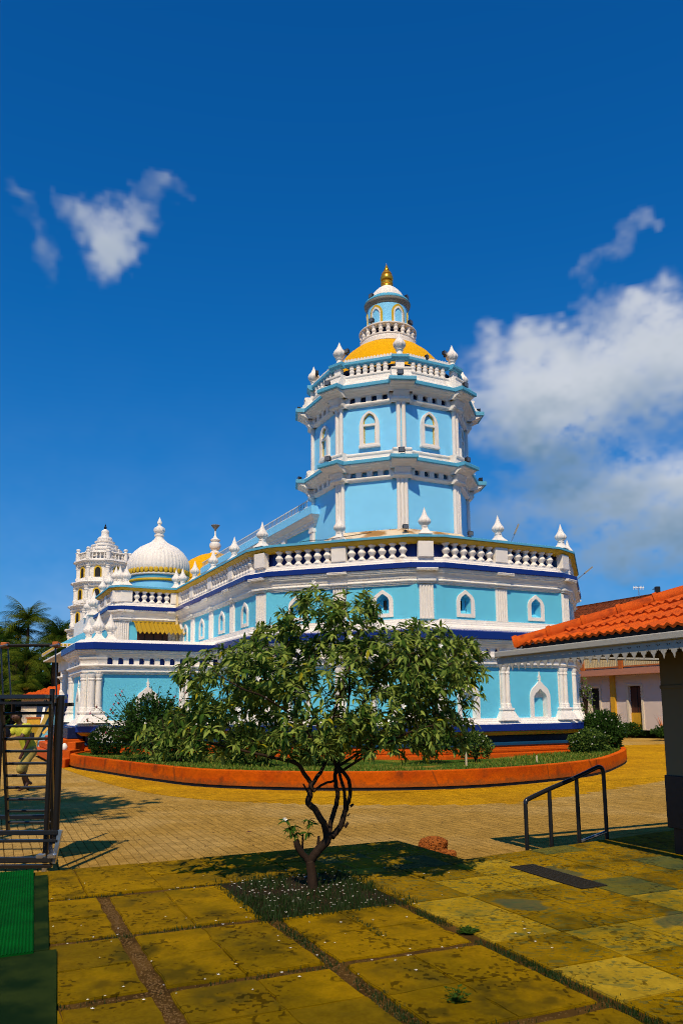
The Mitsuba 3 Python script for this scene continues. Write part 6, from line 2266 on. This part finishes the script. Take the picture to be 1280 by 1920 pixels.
CROWNS = [tuple(mikit.ply(m, k) for m, k in zip(crown(3.3, n, i), ('palm_leaf', 'palm_light'))) for i, n in enumerate((24, 20, 26))]
_nuts = MB()
for k in range(9):
    a = k * 2.4
    ico = trimesh.creation.icosphere(1)
    _nuts.mesh((ico.vertices * [.13, .13, .16] + [math.cos(a) * .25, math.sin(a) * .25, -.25 - .06 * (k % 3)], ico.faces))
NUTS = mikit.ply(_nuts.get(), 'yellow_sheet', smooth=True)


def palm(x, y, h, label, v, s=1.0, lean=0.0, group=None):
    t = thing('coconut_palm', label, 'palm tree', group)
    P = smooth_path([(x, y, -.1), (x + lean * .3, y, h * .4), (x + lean, y, h)], 5)
    part(t, 'trunk', mikit.ply(tube(P, np.linspace(.2, .12, len(P)), 8), 'bark', smooth=True))
    M = tf((x + lean, y, h), rng.uniform(0, 6.28), s * .94)
    part(t, 'crown', moved(CROWNS[v][0], M))
    part(t, 'young_fronds', moved(CROWNS[v][1], M), 'yellowish fronds')
    part(t, 'coconuts', moved(NUTS, M))


palm(-30.2, 75, 10.6, 'tallest coconut palm of the grove, rising left of centre above the others', 0, .95, -.2)
palm(-31.9, 76, 9.3, 'coconut palm with its crown just below and left of the tallest palm', 1, .9, .2)
palm(-28.3, 77, 9.1, 'coconut palm right of the tallest palm, nearest the temple porch', 2, .9, .1)
for x, y, h, s, lab in ((-27.6, 76, 8.9, .95, 'coconut palm standing between the tallest palm and the porch eave'), (-26.4, 79, 8.2, .9, 'coconut palm just left of the porch eave, partly behind it'), (-33.6, 77, 8.9, .95, 'coconut palm at the left edge, as high as the guard rail'), (-29.3, 80, 8.3, .9, 'coconut palm peeping out right behind the tallest palm')):
    palm(x, y, h, lab, int(h * 10) % 3, s, .1)
GROVE = ('beyond the left edge scaffold post, at the back', 'left of centre, half way down', 'in the middle, below the tallest palm', 'right of centre, above the red tiled roof', 'near the porch eave, right of centre', 'low in the middle of the thicket', 'low and right of the thicket, touching the red roof',
         'low and left of the thicket', 'far left, outside most of the frame', 'rightmost, half behind the porch', 'at the far left back', 'directly behind the tallest palm', 'low on the right beside the house roof')
k = 0
for x, y, h, s in ((-34.5, 78, 8.0, .9), (-33.0, 70, 6.0, .9), (-30.6, 68, 5.4, .95), (-28.2, 69, 6.3, .9), (-26.6, 72, 7.0, .85), (-31.5, 66, 3.4, .8), (-28.8, 65, 3.2, .85), (-33.5, 72, 3.2, .85), (-36, 74, 5.5, .9), (-25.5, 76, 6.5, .9), (-38, 80, 7.5, .9), (-30.0, 72, 7.2, .8), (-27.0, 68, 4.0, .7)):
    palm(x, y, h, '%s coconut palm of the grove, %s' % ('low' if h < 4.5 else 'middling' if h < 6.8 else 'tall', GROVE[k]), k % 3, s, rng.normal(0, .3))
    k += 1
for k, m in enumerate(('palm_leaf', 'bush_leaf')):
    V = [leaf_cloud(1500, (-33 + 4.5 * i, 84 + 2 * (i % 2), 3.0), (4.2, 2.5, 4.4 + .6 * (i % 3)), .75, .3, seed=i + 3, bumps=.5) for i in range(-2, 4)]
    mb = MB()
    for v in V:
        mb.mesh(v)
    solo('grove_undergrowth', mikit.ply(mb.get(), m), ('dark foliage filling the back of the palm grove', 'blackish leaf mass under the palms')[k], 'foliage', kind='stuff')
# the palm that stands left of the view and shades the court
t = thing('shade_tree', 'tall broadleaf tree beside the terrace that shades the court at the left', 'tree')
part(t, 'trunk', mikit.ply(tube(smooth_path([(-8.4, 6.6, -.1), (-8.3, 6.7, 4), (-7.9, 6.8, 7), (-7.8, 6.9, 9.3)], 5), np.linspace(.32, .1, 16), 10), 'bark', smooth=True))
part(t, 'crown', mikit.ply(np.array([0]) if False else leaf_cloud(2600, (-7.6, 6.9, 9.2), (2.5, 2.2, 2.2), .42, .15, seed=77, bumps=.5), 'leaf_mid'), kind='stuff')
# ------------------------------------------------------------------ people


def body(joints, bones, edge=.02, it=8):
    """One continuous surface round the bones: hulls of spheres at the joints, joined and smoothed."""
    m = m3.Manifold()
    for a, b in bones:
        (pa, ra), (pb, rb) = joints[a], joints[b]
        ps = []
        for p, r in ((pa, ra), (pb, rb)):
            ps.append((trimesh.creation.icosphere(2).vertices * r + np.asarray(p)))
        m += m3.Manifold.hull_points(np.vstack(ps))
    m = m.refine_to_length(edge).to_mesh()
    t = trimesh.Trimesh(m.vert_properties[:, :3], m.tri_verts, process=True)
    trimesh.smoothing.filter_taubin(t, iterations=it)
    return t


def person(name_label, S, M, shirt, trousers, fine=.018):
    """S: joints in metres, the figure facing +x. Skin is the body, the clothes its children."""
    t = thing('person', name_label, 'person')
    J_ = S['j']
    bones = [('pelvis', 'waist'), ('waist', 'chest'), ('chest', 'neck'), ('neck', 'head0'), ('head0', 'head1'), ('chest', 'shl'), ('chest', 'shr'), ('shl', 'ell'), ('ell', 'wrl'), ('shr', 'elr'), ('elr', 'wrr'),
             ('pelvis', 'hil'), ('pelvis', 'hir'), ('hil', 'knl'), ('knl', 'anl'), ('hir', 'knr'), ('knr', 'anr'), ('anl', 'tol'), ('anr', 'tor'), ('anl', 'hel'), ('anr', 'her'), ('head1', 'nose'), ('wrl', 'pal'), ('wrr', 'par')]
    jj = dict(J_)
    for s in 'lr':
        p, w = np.array(J_['pa' + s][0]), np.array(J_['wr' + s][0])
        d = (p - w) / np.linalg.norm(p - w)
        sd = np.cross(d, [0, 1, 0.2])
        sd /= np.linalg.norm(sd)
        for k in range(4):
            b = p + sd * (k - 1.5) * .019
            m_ = b + d * (.035 + .006 * (k in (1, 2))) + [0, 0, -.008]
            e = m_ + d * .03 + [0, 0, -.018]
            jj['f%s%d' % (s, k)] = (b, .010)
            jj['g%s%d' % (s, k)] = (m_, .009)
            jj['h%s%d' % (s, k)] = (e, .008)
            bones += [('f%s%d' % (s, k), 'g%s%d' % (s, k)), ('g%s%d' % (s, k), 'h%s%d' % (s, k))]
        b = w + d * .03 + sd * .03
        jj['t%s0' % s], jj['t%s1' % s] = (b, .012), (b + d * .035 + sd * .028, .009)
        bones.append(('t%s0' % s, 't%s1' % s))
    bt = body(jj, bones, fine, 6)
    part(t, 'body', moved(mikit.ply(bt, 'skin', smooth=True), M))

    def cloth(bs, grow, mat, nm, lab):
        gj = {k: (p, r + grow * (1.0 if k != 'neck' else .4)) for k, (p, r) in J_.items()}
        gj.update({k: v for k, v in S.get('extra', {}).items()})
        c = body(gj, bs, .03, 5)
        v = c.vertices.copy()
        n = meshkit.noise(v * [14, 14, 5], 5) - .5
        v += c.vertex_normals * (n * .022)[:, None]
        part(t, nm, moved(mikit.ply((v, c.faces), mat, smooth=True), M), lab)
    cloth(S['shirt'], .028, shirt, 'shirt', S['shirt_label'])
    cloth(S['trousers'], .022, trousers, 'trousers', S['trousers_label'])
    h0, h1 = np.array(J_['head0'][0]), np.array(J_['head1'][0])
    ico = trimesh.creation.icosphere(3)
    hv = ico.vertices * [.105, .098, .105] + h1 + [-.018, 0, .022]
    keep = ~((ico.vertices[:, 0] > .45) & (ico.vertices[:, 2] < .35)) & (ico.vertices[:, 2] > -.55)
    fc = np.array([f for f in ico.faces if keep[f].all()])
    part(t, 'hair', moved(mikit.ply((hv + (meshkit.noise(hv * 40, 2) - .5)[:, None] * .012, fc), 'hair', smooth=True), M))
    e = MB()
    for sy in (-1, 1):
        e.mesh((trimesh.creation.icosphere(1).vertices * [.008, .012, .009] + h1 + [.093, sy * .034, -.005], trimesh.creation.icosphere(1).faces))
    e.mesh((trimesh.creation.icosphere(1).vertices * [.008, .024, .006] + h1 + [.088, 0, -.075], trimesh.creation.icosphere(1).faces))
    part(t, 'face_features', moved(mikit.ply(e.get(), 'hair', smooth=True), M))
    ears = MB()
    for sy in (-1, 1):
        ears.mesh((trimesh.creation.icosphere(1).vertices * [.02, .012, .032] + h1 + [-.005, sy * .092, -.015], trimesh.creation.icosphere(1).faces))
    part(t, 'ears', moved(mikit.ply(ears.get(), 'skin', smooth=True), M))
    return t


# man walking to the left behind the ladder, bent forward, pushing
S = {'j': {
    'pelvis': ((0, 0, .93), .125), 'waist': ((.06, 0, 1.08), .12), 'chest': ((.17, 0, 1.33), .135), 'neck': ((.27, 0, 1.50), .055), 'head0': ((.31, 0, 1.57), .07), 'head1': ((.35, 0, 1.64), .098), 'nose': ((.45, 0, 1.62), .014),
    'shl': ((.18, .19, 1.42), .062), 'shr': ((.20, -.19, 1.42), .062), 'ell': ((.36, .25, 1.20), .046), 'elr': ((.40, -.22, 1.22), .046), 'wrl': ((.58, .20, 1.16), .032), 'wrr': ((.62, -.17, 1.20), .032), 'pal': ((.66, .18, 1.17), .030), 'par': ((.70, -.15, 1.21), .030),
    'hil': ((.0, .095, .88), .10), 'hir': ((.0, -.095, .88), .10), 'knl': ((.26, .10, .52), .062), 'knr': ((.08, -.10, .47), .062), 'anl': ((.05, .10, .20), .040), 'anr': ((-.03, -.10, .085), .040), 'hel': ((-.01, .10, .17), .034), 'her': ((-.08, -.10, .035), .035),
    'tol': ((.13, .10, .07), .024), 'tor': ((.14, -.10, .024), .024)},
    'shirt': [('pelvis', 'waist'), ('waist', 'chest'), ('chest', 'shl'), ('chest', 'shr'), ('shl', 'sl'), ('shr', 'sr'), ('chest', 'ck')],
    'trousers': [('pelvis', 'wb'), ('pelvis', 'hil'), ('pelvis', 'hir'), ('hil', 'tl'), ('hir', 'tr')],
    'extra': {'sl': ((.28, .23, 1.29), .075), 'sr': ((.31, -.21, 1.30), .075), 'tl': ((.25, .10, .50), .095), 'tr': ((.075, -.10, .46), .10), 'ck': ((.235, 0, 1.45), .075), 'wb': ((.02, 0, 1.0), .13)},
    'shirt_label': 'yellow green shirt', 'trousers_label': 'khaki knee length shorts'}
man = person('man in a yellow green shirt and khaki shorts bending forward behind the ladder', S, tf((-7.35, 18.55, 0), PI + .95, 1.04), 'shirt', 'shorts')
stick = thing('carried_stick', 'dark stick held low beside the man in the yellow green shirt', 'stick')
part(stick, 'shaft', mikit.ply(tube([[-7.2, 18.25, 1.28], [-7.42, 18.2, .75]], .035, 8), 'brown_wood', smooth=40))
part(stick, 'end', mikit.ply(tube([[-7.18, 18.25, 1.24], [-7.18, 18.25, 1.34]], .05, 8), 'dark_cloth', smooth=40))

# a second figure, upright, far behind at the pedestal
S2 = {'j': {
    'pelvis': ((0, 0, .93), .125), 'waist': ((0, 0, 1.08), .12), 'chest': ((.0, 0, 1.32), .14), 'neck': ((.0, 0, 1.50), .055), 'head0': ((.02, 0, 1.57), .07), 'head1': ((.02, 0, 1.65), .098), 'nose': ((.12, 0, 1.63), .014),
    'shl': ((0, .19, 1.41), .06), 'shr': ((0, -.19, 1.41), .06), 'ell': ((-.02, .25, 1.14), .045), 'elr': ((-.02, -.25, 1.14), .045), 'wrl': ((.08, .24, .93), .032), 'wrr': ((.08, -.24, .93), .032), 'pal': ((.12, .24, .86), .03), 'par': ((.12, -.24, .86), .03),
    'hil': ((0, .095, .88), .10), 'hir': ((0, -.095, .88), .10), 'knl': ((.02, .10, .49), .062), 'knr': ((.02, -.10, .49), .062), 'anl': ((0, .10, .085), .04), 'anr': ((0, -.10, .085), .04), 'hel': ((-.05, .10, .035), .035), 'her': ((-.05, -.10, .035), .035),
    'tol': ((.16, .10, .024), .024), 'tor': ((.16, -.10, .024), .024)},
    'shirt': S['shirt'], 'trousers': [('pelvis', 'wb'), ('pelvis', 'hil'), ('pelvis', 'hir'), ('hil', 'tl'), ('hir', 'tr'), ('tl', 'ul'), ('tr', 'ur')],
    'extra': {'sl': ((-.01, .225, 1.26), .07), 'sr': ((-.01, -.225, 1.26), .07), 'tl': ((.02, .10, .5), .085), 'tr': ((.02, -.10, .5), .085), 'ul': ((0, .1, .12), .07), 'ur': ((0, -.1, .12), .07), 'ck': ((0, 0, 1.44), .08), 'wb': ((0, 0, 1.0), .13)},
    'shirt_label': 'yellow shirt', 'trousers_label': 'black trousers'}
person('person in a yellow shirt and black trousers standing behind the far yellow pedestal', S2, tf((-16.6, 43.9, .88), PI * .6, .9), 'shirt', 'dark_cloth', .035)
